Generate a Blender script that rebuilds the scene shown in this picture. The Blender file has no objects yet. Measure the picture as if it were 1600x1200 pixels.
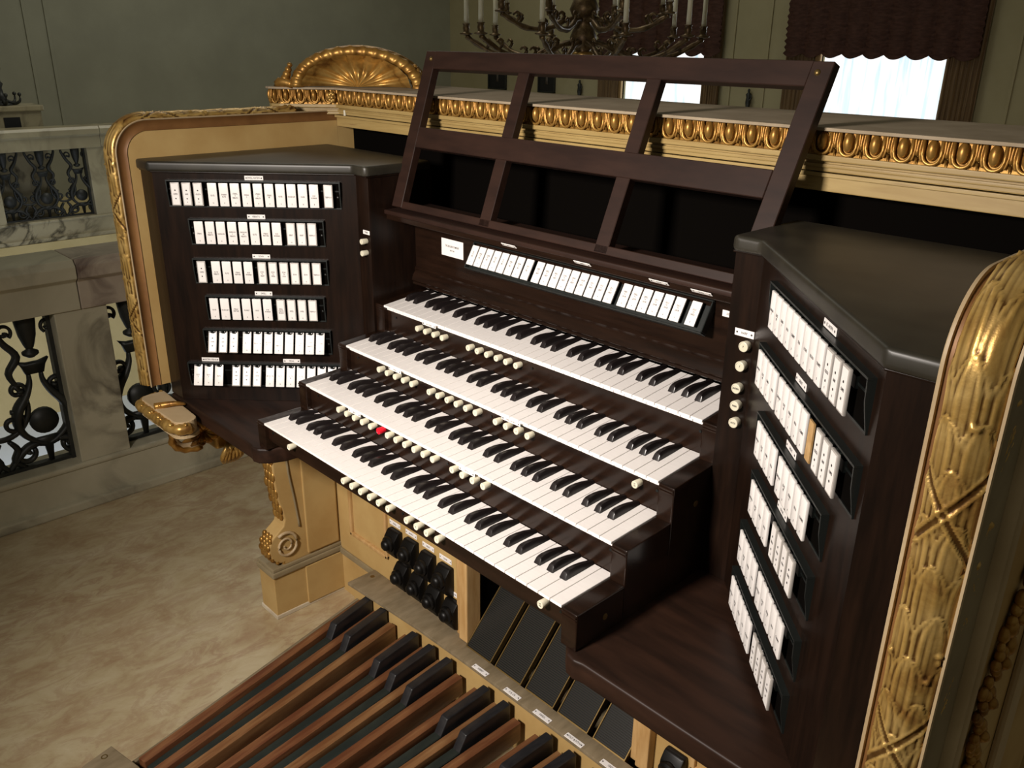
import bpy, bmesh, math, random
import numpy as np
from mathutils import Matrix, Vector
random.seed(7)
SC = bpy.context.scene
COL = SC.collection
Z0 = 700.0                      # floor lies 700 mm below the lowest keyboard; units below are millimetres

def P(x, y, z): return (x/1000.0, y/1000.0, (z+Z0)/1000.0)
# ------------------------------------------------------------------ camera, world, lamps, exposure
cam = bpy.data.cameras.new('camera'); cam.lens = 30.19; cam.sensor_width = 36; cam.clip_start = 0.02; cam.clip_end = 60
camo = bpy.data.objects.new('camera', cam); COL.objects.link(camo)
CR = ((0.691837, -0.275262, 0.667527), (0.721936, 0.247031, -0.646362), (0.013019, 0.929089, 0.369627))
camo.matrix_world = Matrix.Translation(P(1523.74, -760.16, 741.11)) @ Matrix(CR).to_4x4()
SC.camera = camo
SC.view_settings.view_transform = 'Standard'; SC.view_settings.look = 'None'
SC.view_settings.gamma = 1; SC.view_settings.use_curve_mapping = False
SC.view_settings.exposure = 0.0
W = bpy.data.worlds.new('world'); SC.world = W; W.use_nodes = True
W.node_tree.nodes['Background'].inputs[0].default_value = (0.62, 0.58, 0.43, 1)
W.node_tree.nodes['Background'].inputs[1].default_value = 0.145

def area(name, loc, target, size, power, color, size_y=None):
    l = bpy.data.lights.new(name, 'AREA'); l.size = size/1000; l.energy = power; l.color = color
    if size_y: l.shape = 'RECTANGLE'; l.size_y = size_y/1000
    o = bpy.data.objects.new(name, l); COL.objects.link(o)
    o.location = P(*loc); d = Vector(P(*target)) - Vector(P(*loc))
    o.rotation_euler = d.to_track_quat('-Z', 'Y').to_euler()
    return o
key = area('reading_lamp', (640, -1400, 960), (450, 100, 180), 260, 19.5, (1.0, 0.91, 0.83)); key.data.spread = math.radians(96)
area('hall_fill_light', (-3800, 2600, 3600), (-5200, 2600, 0), 2500, 58, (1.0, 0.97, 0.84))  # unseen fill light, added to brighten the far green wall
area('window_daylight', (-1900, 6500, 500), (-1500, 2000, 300), 1000, 14, (0.86, 0.94, 1.0), 500)
area('stairwell_daylight', (-2900, 200, -600), (-3500, 400, -2600), 1200, 40, (0.90, 0.92, 1.0))

# ------------------------------------------------------------------ materials
def mat(name, base, rough=0.5, metal=0.0, spec=0.5, coat=0.0, emit=None, estr=0.0):
    m = bpy.data.materials.new(name); m.use_nodes = True
    b = m.node_tree.nodes['Principled BSDF']
    b.inputs['Base Color'].default_value = (*base, 1); b.inputs['Roughness'].default_value = rough
    b.inputs['Metallic'].default_value = metal; b.inputs['Specular IOR Level'].default_value = spec
    b.inputs['Coat Weight'].default_value = coat
    if emit: b.inputs['Emission Color'].default_value = (*emit, 1); b.inputs['Emission Strength'].default_value = estr
    return m
def nodes(m): return m.node_tree.nodes, m.node_tree.links, m.node_tree.nodes['Principled BSDF']
def coords(m, scale=(1, 1, 1), rot=(0, 0, 0)):
    N, L, b = nodes(m)
    tc = N.new('ShaderNodeTexCoord'); mp = N.new('ShaderNodeMapping')
    mp.inputs['Scale'].default_value = scale; mp.inputs['Rotation'].default_value = rot
    L.new(tc.outputs['Object'], mp.inputs['Vector']); return mp.outputs['Vector']
def ramp(m, fac, stops):
    N, L, b = nodes(m); r = N.new('ShaderNodeValToRGB')
    e = r.color_ramp.elements
    while len(e) < len(stops): e.new(0.5)
    for i, (p, c) in enumerate(stops): e[i].position = p; e[i].color = (*c, 1)
    L.new(fac, r.inputs['Fac']); return r.outputs['Color']
def noise(m, vec, scale, detail=4, rough=0.5, dist=0.0):
    N, L, b = nodes(m); n = N.new('ShaderNodeTexNoise')
    n.inputs['Scale'].default_value = scale; n.inputs['Detail'].default_value = detail
    n.inputs['Roughness'].default_value = rough; n.inputs['Distortion'].default_value = dist
    L.new(vec, n.inputs['Vector']); return n.outputs['Fac']
def bump(m, h, strength, dist=0.002):
    N, L, b = nodes(m); n = N.new('ShaderNodeBump'); n.inputs['Strength'].default_value = strength
    n.inputs['Distance'].default_value = dist; L.new(h, n.inputs['Height']); L.new(n.outputs['Normal'], b.inputs['Normal'])
def grainy(name, c1, c2, rough, scale=(1, 1, 1), nscale=8, bs=0.15, detail=5, spec=0.5, metal=0, coat=0, lo=.35, hi=.65, dist=0.0, c3=None):
    m = mat(name, c1, rough, metal, spec, coat); v = coords(m, scale); f = noise(m, v, nscale, detail, .6, dist)
    st = [(lo, c1), (hi, c2)] + ([(min(hi+.12, 1), c3)] if c3 else [])
    N, L, b = nodes(m); L.new(ramp(m, f, st), b.inputs['Base Color'])
    if bs: bump(m, f, bs)
    return m
M = {}
M['dark'] = grainy('dark_stained_wood', (.0085, .0042, .0026), (.017, .0080, .0046), .22, (1.5, 14, 14), 5, .03, spec=.35)
M['darkz'] = grainy('dark_stained_wood_upright', (.0065, .0036, .0024), (.014, .0068, .0040), .30, (14, 14, 1.5), 5, .03, spec=.2)
M['desk'] = grainy('brown_music_desk_wood', (.017, .0075, .005), (.028, .0125, .008), .5, (2, 9, 9), 4, .03, spec=.25)
M['table'] = grainy('worn_reddish_table_wood', (.013, .0062, .0038), (.028, .0125, .0072), .48, (1.5, 9, 9), 4, .05, spec=.22)
M['dusty'] = grainy('dusty_dark_top', (.015, .013, .009), (.032, .028, .019), .42, (3, 3, 3), 4, .05, spec=.5)
M['black'] = mat('black_enamel', (.006, .0075, .007), .3, spec=.5)
M['hingedark'] = mat('dark_screw', (.03, .03, .028), .4, metal=.6)
M['tray'] = mat('black_tray', (.010, .012, .011), .38, spec=.5)
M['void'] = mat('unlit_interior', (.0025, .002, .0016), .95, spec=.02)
M['ivory'] = grainy('ivory_keytop', (.82, .775, .745), (.86, .82, .79), .28, (3, 30, 3), 5, 0, spec=.5)
M['bone'] = grainy('ivory_knob', (.60, .56, .42), (.67, .63, .50), .35, (1, 1, 1), 40, 0)
M['tab'] = mat('ivory_tablet', (.86, .82, .79), .3)
M['tabrim'] = mat('grey_tablet_rim', (.42, .39, .36), .35)
M['ink'] = mat('engraved_ink', (.035, .03, .03), .7)
M['red'] = mat('red_knob', (.62, .004, .02), .3)
M['ebony'] = mat('ebony_sharp', (.012, .009, .009), .28, spec=.5)
M['brasssmall'] = mat('dull_brass', (.20, .13, .045), .4, metal=.8)
def gold(name, c1, c2, dark, rough=.36, sc=25, metal=.6):
    m = mat(name, c1, rough, metal); N, L, b = nodes(m); v = coords(m)
    f = noise(m, v, sc, 6, .62, .4)
    L.new(ramp(m, f, [(.30, dark), (.45, c1), (.68, c2)]), b.inputs['Base Color'])
    g = noise(m, v, sc*7, 4, .6); bump(m, g, .22, .0015); return m
M['gold'] = gold('gold_leaf', (.42, .245, .062), (.60, .38, .115), (.17, .075, .018), .34)
M['goldold'] = gold('old_gold_leaf', (.33, .165, .032), (.50, .29, .075), (.10, .040, .010), .38, 18)
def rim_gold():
    m = gold('gold_leaf_shaded_in_recesses', (.44, .27, .075), (.62, .42, .15), (.28, .14, .035), .36, 22, .55); N, L, b = nodes(m)
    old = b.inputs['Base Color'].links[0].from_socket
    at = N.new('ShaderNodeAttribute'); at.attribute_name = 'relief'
    r = N.new('ShaderNodeValToRGB'); e = r.color_ramp.elements; e[0].position = .22; e[0].color = (.16, .09, .035, 1); e[1].position = .58; e[1].color = (1, 1, 1, 1)  # antique glaze plus painted-in shade: hollows darkened, ridges brightened for relief contrast
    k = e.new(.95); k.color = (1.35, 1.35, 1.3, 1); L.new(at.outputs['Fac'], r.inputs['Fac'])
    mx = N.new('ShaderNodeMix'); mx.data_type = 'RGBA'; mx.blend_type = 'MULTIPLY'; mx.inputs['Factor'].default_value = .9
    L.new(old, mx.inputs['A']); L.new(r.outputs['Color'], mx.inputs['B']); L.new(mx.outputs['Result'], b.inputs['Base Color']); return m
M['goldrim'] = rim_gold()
M['cove'] = grainy('bronzed_gold_band', (.17, .075, .022), (.27, .130, .040), .5, (1, 1, 1), 8, .04, metal=.2)
M['cream'] = grainy('cream_paint', (.42, .265, .095), (.50, .34, .135), .52, (1, 1, 1), 7, .05, spec=.35)
M['creamworn'] = grainy('worn_cream_paint', (.31, .205, .07), (.40, .285, .11), .40, (.6, 3, 6), 10, .08, spec=.45, c3=(.24, .15, .06), lo=.3, hi=.62)
M['creamdust'] = grainy('dusty_cream_top', (.31, .245, .165), (.39, .315, .22), .8, (1, 1, 1), 14, .03, spec=.2)
M['pale'] = grainy('pale_painted_fillet', (.40, .29, .16), (.49, .37, .22), .5, (1, 1, 1), 10, .04)
M['olive'] = grainy('olive_painted_band', (.20, .155, .085), (.27, .215, .125), .5, (1, 1, 1), 10, .03)
M['oak'] = grainy('oiled_oak', (.42, .24, .085), (.55, .35, .15), .5, (12, 12, 1.6), 6, .1)
M['plinthwear'] = grainy('worn_pale_base', (.50, .42, .30), (.62, .55, .42), .7, (1, 1, 1), 18, .05)
M['ledge'] = grainy('dusty_ledge_board', (.17, .13, .075), (.25, .195, .12), .62, (8, 2, 2), 6, .06, spec=.3)
M['pedal'] = grainy('worn_red_brown_pedal', (.115, .038, .016), (.21, .092, .038), .42, (16, 1.5, 10), 5, .1, c3=(.28, .155, .07))
M['pedal2'] = grainy('worn_orange_brown_pedal', (.15, .060, .022), (.26, .135, .055), .45, (16, 1.5, 10), 5, .1, c3=(.31, .19, .085))
M['sharp'] = grainy('black_pedal_sharp', (.010, .010, .012), (.028, .026, .026), .38, (6, 2, 6), 6, .05)
M['shaft'] = grainy('dark_green_black_shaft', (.008, .013, .011), (.020, .026, .020), .6, (6, 2, 6), 6, .05)
M['rubberstud'] = mat('black_rubber_stud', (.004, .0035, .003), .42, spec=.25)
M['iron'] = grainy('wrought_iron', (.012, .014, .013), (.024, .025, .021), .5, (1, 1, 1), 20, .2)
M['wallgreen'] = grainy('grey_green_wall_paint', (.27, .268, .205), (.31, .308, .235), .8, (1, 1, 1), 2, 0, spec=.2)
M['wallcream'] = grainy('cream_wall_paint', (.33, .29, .165), (.38, .335, .20), .8, (1, 1, 1), 2, 0, spec=.2)
M['stone'] = grainy('cream_stone_wall', (.48, .39, .19), (.56, .46, .24), .8, (1, 1, 1), 3, .1, spec=.2)
M['brass'] = gold('tarnished_brass', (.085, .05, .02), (.17, .115, .05), (.025, .016, .008), .42, 30, .6)
M['candle'] = mat('candle_tube', (.62, .58, .42), .5)
M['stairfloor'] = mat('pale_stair_floor', (.60, .66, .72), .5)
M['curtain'] = grainy('dark_red_brown_silk', (.045, .019, .013), (.080, .036, .024), .7, (3, 3, 10), 5, .2, spec=.2)
M['drape'] = grainy('gold_brown_drape', (.10, .060, .028), (.20, .125, .055), .6, (40, 1, 1), 3, .2, spec=.3)
M['giltcasing'] = mat('gilt_window_casing', (.36, .23, .10), .4, metal=.4)
M['canvas'] = mat('dark_portrait_canvas', (.010, .010, .012), .4)
M['face'] = mat('painted_face', (.10, .085, .075), .6)

def marble(name, c1, c2, vein, scale, vs):
    m = mat(name, c1, .28); N, L, b = nodes(m); v = coords(m)
    f = noise(m, v, scale, 6, .6, .8)
    base = ramp(m, f, [(.3, c1), (.7, c2)])
    g = noise(m, v, vs, 7, .55, 1.6)
    mm = N.new('ShaderNodeMath'); mm.operation = 'SUBTRACT'; L.new(g, mm.inputs[0]); mm.inputs[1].default_value = .5
    ab = N.new('ShaderNodeMath'); ab.operation = 'ABSOLUTE'; L.new(mm.outputs[0], ab.inputs[0])
    r = N.new('ShaderNodeValToRGB'); L.new(ab.outputs[0], r.inputs['Fac'])
    r.color_ramp.elements[0].position = .0; r.color_ramp.elements[0].color = (1, 1, 1, 1)
    r.color_ramp.elements[1].position = .06; r.color_ramp.elements[1].color = (0, 0, 0, 1)
    p = noise(m, v, vs*.7, 2); pm = N.new('ShaderNodeMath'); pm.operation = 'MULTIPLY'; L.new(r.outputs['Color'], pm.inputs[0])
    pr = N.new('ShaderNodeMapRange'); L.new(p, pr.inputs['Value']); pr.inputs['From Min'].default_value = .38; pr.inputs['From Max'].default_value = .62
    L.new(pr.outputs[0], pm.inputs[1])
    mx = N.new('ShaderNodeMix'); mx.data_type = 'RGBA'; L.new(pm.outputs[0], mx.inputs['Factor']); L.new(base, mx.inputs['A']); mx.inputs['B'].default_value = (*vein, 1)
    L.new(mx.outputs['Result'], b.inputs['Base Color']); return m
M['marble'] = marble('veined_white_marble', (.38, .345, .24), (.54, .50, .37), (.05, .04, .03), 2.2, 1.7)
M['marble2'] = marble('violet_veined_marble', (.36, .29, .23), (.50, .43, .33), (.09, .055, .05), 4.5, 3.5)
M['farmarble'] = marble('brecciated_marble', (.30, .26, .165), (.42, .37, .24), (.06, .05, .03), 2.5, 2.0)
def floor_mat():
    m = mat('rose_veined_stone_floor', (.5, .4, .3), .36, spec=.4); N, L, b = nodes(m); v = coords(m, (2.6, 1.9, 1), (0, 0, -.55))
    v2 = coords(m, (5.2, 2.2, 1), (0, 0, -.55))
    f = noise(m, v, 4.5, 9, .68, .5); base = ramp(m, f, [(.32, (.37, .265, .145)), (.50, (.46, .37, .22)), (.70, (.54, .46, .30))])
    g = noise(m, v2, 3.4, 10, .70, .9)
    mm = N.new('ShaderNodeMath'); mm.operation = 'SUBTRACT'; L.new(g, mm.inputs[0]); mm.inputs[1].default_value = .54
    ab = N.new('ShaderNodeMath'); ab.operation = 'ABSOLUTE'; L.new(mm.outputs[0], ab.inputs[0])
    r = N.new('ShaderNodeMapRange'); L.new(ab.outputs[0], r.inputs['Value']); r.inputs['From Min'].default_value = .075; r.inputs['From Max'].default_value = 0
    r.inputs['To Min'].default_value = 0; r.inputs['To Max'].default_value = .6
    big = noise(m, v, 1.3, 3); bm_ = N.new('ShaderNodeMath'); bm_.operation = 'MULTIPLY'; L.new(r.outputs[0], bm_.inputs[0]); L.new(big, bm_.inputs[1])
    mx = N.new('ShaderNodeMix'); mx.data_type = 'RGBA'; L.new(bm_.outputs[0], mx.inputs['Factor']); L.new(base, mx.inputs['A']); mx.inputs['B'].default_value = (.26, .115, .07, 1)
    L.new(mx.outputs['Result'], b.inputs['Base Color']); return m
M['floor'] = floor_mat()
def rubber_mat():
    m = mat('ribbed_black_rubber', (.013, .0105, .007), .65, spec=.25); N, L, b = nodes(m)
    return m
M['rubber'] = rubber_mat()
def pane_mat():
    m = mat('daylight_through_sheer', (.8, .85, .9), .6); N, L, b = nodes(m); v = coords(m, (9, 1, .6))
    f = noise(m, v, 3, 3); c = ramp(m, f, [(.35, (.62, .80, .92)), (.50, (1, 1, 1))])
    L.new(c, b.inputs['Emission Color']); b.inputs['Emission Strength'].default_value = 1.05; return m
M['pane'] = pane_mat()

# ------------------------------------------------------------------ mesh helpers (coordinates in mm)
class MB:
    def __init__(s, k=1.0): s.bm = bmesh.new(); s.k = k      # k: thickness factor for tubes
    def box(s, x0, x1, y0, y1, z0, z1, bev=0, seg=2):
        bm = bmesh.new() if bev else s.bm
        v = [bm.verts.new((x/1000, y/1000, z/1000)) for z in (z0, z1) for x, y in ((x0, y0), (x1, y0), (x1, y1), (x0, y1))]
        for f in ((3, 2, 1, 0), (4, 5, 6, 7), (0, 1, 5, 4), (1, 2, 6, 5), (2, 3, 7, 6), (3, 0, 4, 7)): bm.faces.new([v[i] for i in f])
        if bev: s._merge(bm, bev, seg)
        return s
    def _merge(s, bm, bev, seg=2, edges=None):
        bmesh.ops.bevel(bm, geom=edges or list(bm.edges), offset=bev/1000, segments=seg, affect='EDGES', profile=.6)
        me = bpy.data.meshes.new('t'); bm.to_mesh(me); bm.free(); s.bm.from_mesh(me); bpy.data.meshes.remove(me)
    def prism(s, pts, axis, a, b, bev=0, seg=2):
        """polygon pts in the two remaining axes (x,y | x,z | y,z), extruded along axis from a to b"""
        bm = bmesh.new() if bev else s.bm
        mk = {'z': lambda p, q, t: (p, q, t), 'y': lambda p, q, t: (p, t, q), 'x': lambda p, q, t: (t, p, q)}[axis]
        A = [bm.verts.new([c/1000 for c in mk(p, q, a)]) for p, q in pts]; B = [bm.verts.new([c/1000 for c in mk(p, q, b)]) for p, q in pts]
        fs = [bm.faces.new(A), bm.faces.new(B)]
        n = len(pts)
        for i in range(n): fs.append(bm.faces.new((A[i], A[(i+1) % n], B[(i+1) % n], B[i])))
        bmesh.ops.recalc_face_normals(bm, faces=fs)
        if bev: s._merge(bm, bev, seg)
        return s
    def cyl(s, p0, p1, r0, r1=None, n=16, cap=True):
        r1 = r0 if r1 is None else r1
        return s.lathe(p0, p1, [(0, 0)]*0 + ([(0, 0)] if cap else []) + [(0, r0), (1, r1)] + ([(1, 0)] if cap else []), n)
    def lathe(s, p0, p1, prof, n=16):
        """prof: (t along axis 0..1 or mm if p1 is a direction, radius mm)"""
        p0 = Vector(p0); p1 = Vector(p1); d = p1-p0; z = d.normalized(); x = z.orthogonal().normalized(); y = z.cross(x)
        rings = []
        for t, r in prof:
            c = p0 + d*t
            if r < 1e-6: rings.append([s.bm.verts.new(c/1000)])
            else: rings.append([s.bm.verts.new((c + (x*math.cos(a)+y*math.sin(a))*r)/1000) for a in [2*math.pi*i/n for i in range(n)]])
        for A, B in zip(rings, rings[1:]):
            for i in range(n):
                j = (i+1) % n
                if len(A) == 1 and len(B) == 1: continue
                if len(A) == 1: f = (A[0], B[j], B[i])
                elif len(B) == 1: f = (A[i], A[j], B[0])
                else: f = (A[i], A[j], B[j], B[i])
                s.bm.faces.new(f)
        return s
    def tube(s, pts, r, n=8, flat=1.0, up=(0, 0, 1)):
        """r: radius or list; flat: squash along 'up'-perpendicular"""
        pts = [Vector(p) for p in pts]; m = len(pts); R = [v*s.k for v in (list(r) if isinstance(r, (list, tuple)) else [r]*m)]; rings = []
        if 3 <= m <= 9:                                   # smooth short paths with a Catmull-Rom spline
            q, w = [], []
            for i in range(m-1):
                for k in range(4):
                    u = k/4; a, b, c, d = (max(i-1, 0), i, i+1, min(i+2, m-1))
                    f = lambda A, B, C_, D: (B*2+(C_-A)*u+(A*2-B*5+C_*4-D)*u*u+(B*3-A-C_*3+D)*u**3)*.5
                    q.append(f(pts[a], pts[b], pts[c], pts[d])); w.append(f(R[a], R[b], R[c], R[d]))
            q.append(pts[-1]); w.append(R[-1]); pts, R, m = q, w, len(q)
        for i, p in enumerate(pts):
            t = (pts[min(i+1, m-1)]-pts[max(i-1, 0)]).normalized(); u = Vector(up)
            x = (u - t*u.dot(t)); x = x.normalized() if x.length > 1e-3 else t.orthogonal().normalized()
            y = t.cross(x)
            rings.append([s.bm.verts.new((p + x*math.cos(a)*R[i] + y*math.sin(a)*R[i]*flat)/1000) for a in [2*math.pi*k/n for k in range(n)]])
        for A, B in zip(rings, rings[1:]):
            for i in range(n): s.bm.faces.new((A[i], A[(i+1) % n], B[(i+1) % n], B[i]))
        for ring in (rings[0], rings[-1]): s.bm.faces.new(ring)
        return s
    def ball(s, c, r, n=10, sq=(1, 1, 1)):
        m = Matrix.Translation(Vector(c)/1000) @ Matrix.Diagonal((r*sq[0]/1000, r*sq[1]/1000, r*sq[2]/1000, 1))
        bmesh.ops.create_uvsphere(s.bm, u_segments=n, v_segments=max(5, n*2//3), radius=1, matrix=m); return s
    def grid(s, fn, nu, nv, closeu=False, closev=False):
        V = [[s.bm.verts.new(Vector(fn(i, j))/1000) for j in range(nv)] for i in range(nu)]
        for i in range(nu if closeu else nu-1):
            for j in range(nv if closev else nv-1):
                s.bm.faces.new((V[i][j], V[(i+1) % nu][j], V[(i+1) % nu][(j+1) % nv], V[i][(j+1) % nv]))
        return s
    def mesh(s, name, material, smooth=False):
        bmesh.ops.recalc_face_normals(s.bm, faces=list(s.bm.faces))
        me = bpy.data.meshes.new(name); s.bm.to_mesh(me); s.bm.free()
        me.materials.append(M[material] if isinstance(material, str) else material)
        if smooth:
            me.shade_smooth() if hasattr(me, 'shade_smooth') else None
            if smooth == 'auto':
                try: me.set_sharp_from_angle(angle=math.radians(40))
                except Exception: pass
        return me
WORLD0 = Matrix.Translation((0, 0, Z0/1000))
def obj(name, me, parent=None, mw=None):
    """parent None: vertices are in world mm with z over the keyboards' zero"""
    o = bpy.data.objects.new(name, me); COL.objects.link(o)
    if parent is not None: o.parent = parent; o.matrix_local = mw if mw is not None else Matrix.Identity(4)
    else: o.matrix_world = mw if mw is not None else WORLD0
    return o
def thing(name, label, cat, mw=None, group=None):
    o = bpy.data.objects.new(name, None); COL.objects.link(o); o.empty_display_size = .05
    o.matrix_world = mw if mw is not None else WORLD0
    return tag(o, label, cat, group)
def tag(o, label=None, cat=None, group=None, kind=None):
    for k, v in (('label', label), ('category', cat), ('group', group), ('kind', kind)):
        if v: o[k] = v
    return o
def T(x, y, z): return Matrix.Translation((x/1000, y/1000, z/1000))
def frame(origin, right, up, normal, absolute=True):
    r, u, n = Vector(right).normalized(), Vector(up).normalized(), Vector(normal).normalized()
    m = Matrix(((r.x, u.x, n.x), (r.y, u.y, n.y), (r.z, u.z, n.z))).to_4x4()
    o = Vector(origin)/1000
    if absolute: o.z += Z0/1000
    m.translation = o; return m
_txt = {}
def text_mesh(body, size, material='ink', squeeze=.72, line=1.0):
    key = (body, size, material, squeeze, line)
    if key in _txt: return _txt[key]
    cu = bpy.data.curves.new('t', 'FONT'); cu.body = body; cu.size = size/1000; cu.align_x = 'CENTER'; cu.align_y = 'CENTER'
    cu.resolution_u = 1; cu.space_line = line; cu.extrude = .00005; cu.offset = size*.000014
    o = bpy.data.objects.new('t', cu); COL.objects.link(o)
    me = bpy.data.meshes.new_from_object(o.evaluated_get(bpy.context.evaluated_depsgraph_get()))
    for v in me.vertices: v.co.x *= squeeze
    me.materials.clear(); me.materials.append(M[material]); bpy.data.objects.remove(o); bpy.data.curves.remove(cu)
    _txt[key] = me; return me
LX = lambda x: x
RX = lambda x: 846 - x          # mirror plane of the console: x = 423


# ================================================================== the room
def structure(name, me): o = obj(name, me); o['kind'] = 'structure'; return o
m = MB(); m.box(-1290, 4000, -3500, 6800, -760, -700); structure('floor', m.mesh('floor', 'floor'))
m = MB(); m.box(-7600, -7500, -1500, 6800, -900, 3400)
for y in (1860, 2040): m.box(-7500, -7486, y-14, y+14, -100, 3400, 4)
structure('wall_left', m.mesh('wall_left', 'wallgreen'))
m = MB(); m.box(-7600, -4650, 6800, 6900, -900, 3400).box(-3640, -2420, 6800, 6900, -900, 3400).box(-1350, 4000, 6800, 6900, -900, 3400)
m.box(-4650, -3640, 6800, 6900, -900, -200).box(-2420, -1350, 6800, 6900, -900, -200).box(-4650, -3640, 6800, 6900, 2100, 3400).box(-2420, -1350, 6800, 6900, 2100, 3400)
wb = structure('wall_back', m.mesh('wall_back', 'wallcream'))
for x in (-3330, -2960, -840, -700, 200):
    m = MB(); m.box(x-12, x+12, 6785, 6800, -700, 3300, 4); obj('panel_moulding', m.mesh('panel_moulding', 'wallcream'), wb)
# the stairwell beyond the near balustrade, and the gallery across it
m = MB(); m.box(-5600, -5500, -2500, 6800, -3800, -850); structure('wall_stairwell', m.mesh('wall_stairwell', 'stone'))
m = MB(); m.box(-7600, -5480, -2500, 6800, -850, -700); structure('floor_gallery', m.mesh('floor_gallery', 'stone'))
m = MB(); m.box(-5500, -1290, -2500, 6800, -2150, -2050); structure('floor_stair_landing', m.mesh('floor_stair', 'stairfloor'))
m = MB(); m.box(-1300, -1290, -2500, 6800, -2050, -760); structure('wall_gallery_edge', m.mesh('wall_edge', 'stone'))

def window(idx, x0, x1):
    m = MB()
    for a, b in ((x0-55, x0), (x1, x1+55)): m.box(a, b, 6770, 6830, -240, 2140, 8)
    m.box(x0-55, x1+55, 6770, 6830, 2100, 2150, 8).box(x0-60, x1+60, 6760, 6830, -260, -200, 8)
    w = structure('window_%d' % idx, m.mesh('window_frame', 'giltcasing'))
    m = MB(); m.box(x0, x1, 6850, 6854, -200, 2100); obj('window_pane', m.mesh('window_pane', 'pane'), w)
    return w
window(1, -2420, -1350); window(2, -4650, -3640)
def blind(x0, x1, zb, nsw, label):
    nu, nv = nsw*10+1, 60
    def fn(i, j):
        u = i/(nu-1)*nsw; x = x0+(x1-x0)*i/(nu-1); sw = abs(math.sin(math.pi*u)); t = j/(nv-1)
        z = zb + 28 - 34*sw + (1500)*t
        ph = (z - zb + 22*sw)/52.0
        y = 6726 - 30*sw - 42*abs(math.sin(ph*math.pi)) - 5*math.sin(u*7.1+ph*3.3)
        return (x, y, z)
    m = MB(); m.grid(fn, nu, nv)
    o = obj('ruched_blind', m.mesh('ruched_blind', 'curtain', True)); tag(o, label, 'window blind')
    m = MB(); m.tube([(x0, 6735, zb+1525), (x1, 6735, zb+1525)], 14, 8); obj('curtain_rod', m.mesh('curtain_rod', 'giltcasing'), o)
    return o
blind(-2740, -1090, 655, 9, 'dark red-brown ruched blind with scalloped hem over the wider bright window')
blind(-4950, -3420, 640, 8, 'dark red-brown ruched blind hanging behind the chandelier over the farther window')
def drape(x0, x1, material, label):
    def fn(i, j):
        x = x0+(x1-x0)*i/40; return (x, 6745-14*math.sin(i*1.1)-4*math.sin(i*2.7), -680+2300*j/7)
    m = MB(); m.grid(fn, 41, 8); o = obj('window_drape', m.mesh('window_drape', material, True)); tag(o, label, 'curtain', 'gathered drapes beside the windows')
drape(-1330, -1060, 'drape', 'brown gathered drape at the wall side of the wider bright window')
drape(-2740, -2470, 'drape', 'brown gathered drape between the wider bright window and the cream wall panel')
drape(-3610, -3420, 'drape', 'gold-brown drape seen through the music desk just before the cream wall panel')
drape(-4950, -4680, 'drape', 'gold-brown drape beyond the farther window, next to the bronze figurine')
def portrait(x0, x1, label):
    t = thing('portrait', label, 'painting', T(0, 0, Z0), 'portraits on the far cream wall')
    m = MB(); z0, z1 = 205, 640
    m.box(x0, x1, 6770, 6795, z0, z0+16, 5).box(x0, x1, 6770, 6795, z1-16, z1, 5).box(x0, x0+16, 6770, 6795, z0, z1, 5).box(x1-16, x1, 6770, 6795, z0, z1, 5)
    obj('picture_frame', m.mesh('picture_frame', 'iron'), t)
    m = MB(); m.box(x0+12, x1-12, 6784, 6792, z0+12, z1-12); obj('canvas', m.mesh('canvas', 'canvas'), t)
    m = MB(); c = (x0+x1)/2; m.ball((c, 6783, z1-150), 42, 10, (.8, .08, 1)); m.prism([(c-18, z0+90), (c+22, z0+90), (c+14, z1-190), (c-6, z1-190)], 'y', 6781, 6784); obj('painted_sitter', m.mesh('sitter', 'face', True), t)
portrait(-6760, -6440, 'small dark framed portrait on the far wall, nearer the green wall corner')
portrait(-5900, -5630, 'small dark framed portrait on the far wall, nearer the gold-brown drape')
def figurine(x, label):
    t = thing('bronze_figurine', label, 'statuette', T(0, 0, Z0), 'bronze figurines on wall brackets')
    m = MB(); m.box(x-40, x+40, 6730, 6795, 168, 186, 5); obj('bracket', m.mesh('bracket', 'brasssmall'), t)
    m = MB(); m.lathe((x, 6762, 186), (x, 6762, 187), [(0, 0), (0, 30), (8, 30), (12, 18), (60, 26), (100, 20), (128, 27), (145, 12), (150, 10)], 12)
    m.ball((x, 6760, 348), 16, 10, (.8, .9, 1.1)); m.tube([(x+22, 6760, 312), (x+34, 6752, 280), (x+12, 6742, 258)], 7, 6)
    obj('figure', m.mesh('figure', 'iron', True), t)
figurine(-5232, 'tiny dark bronze figurine on the far wall next to a portrait')
figurine(-3090, 'tiny dark bronze figurine on the wall panel between the two windows')

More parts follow.
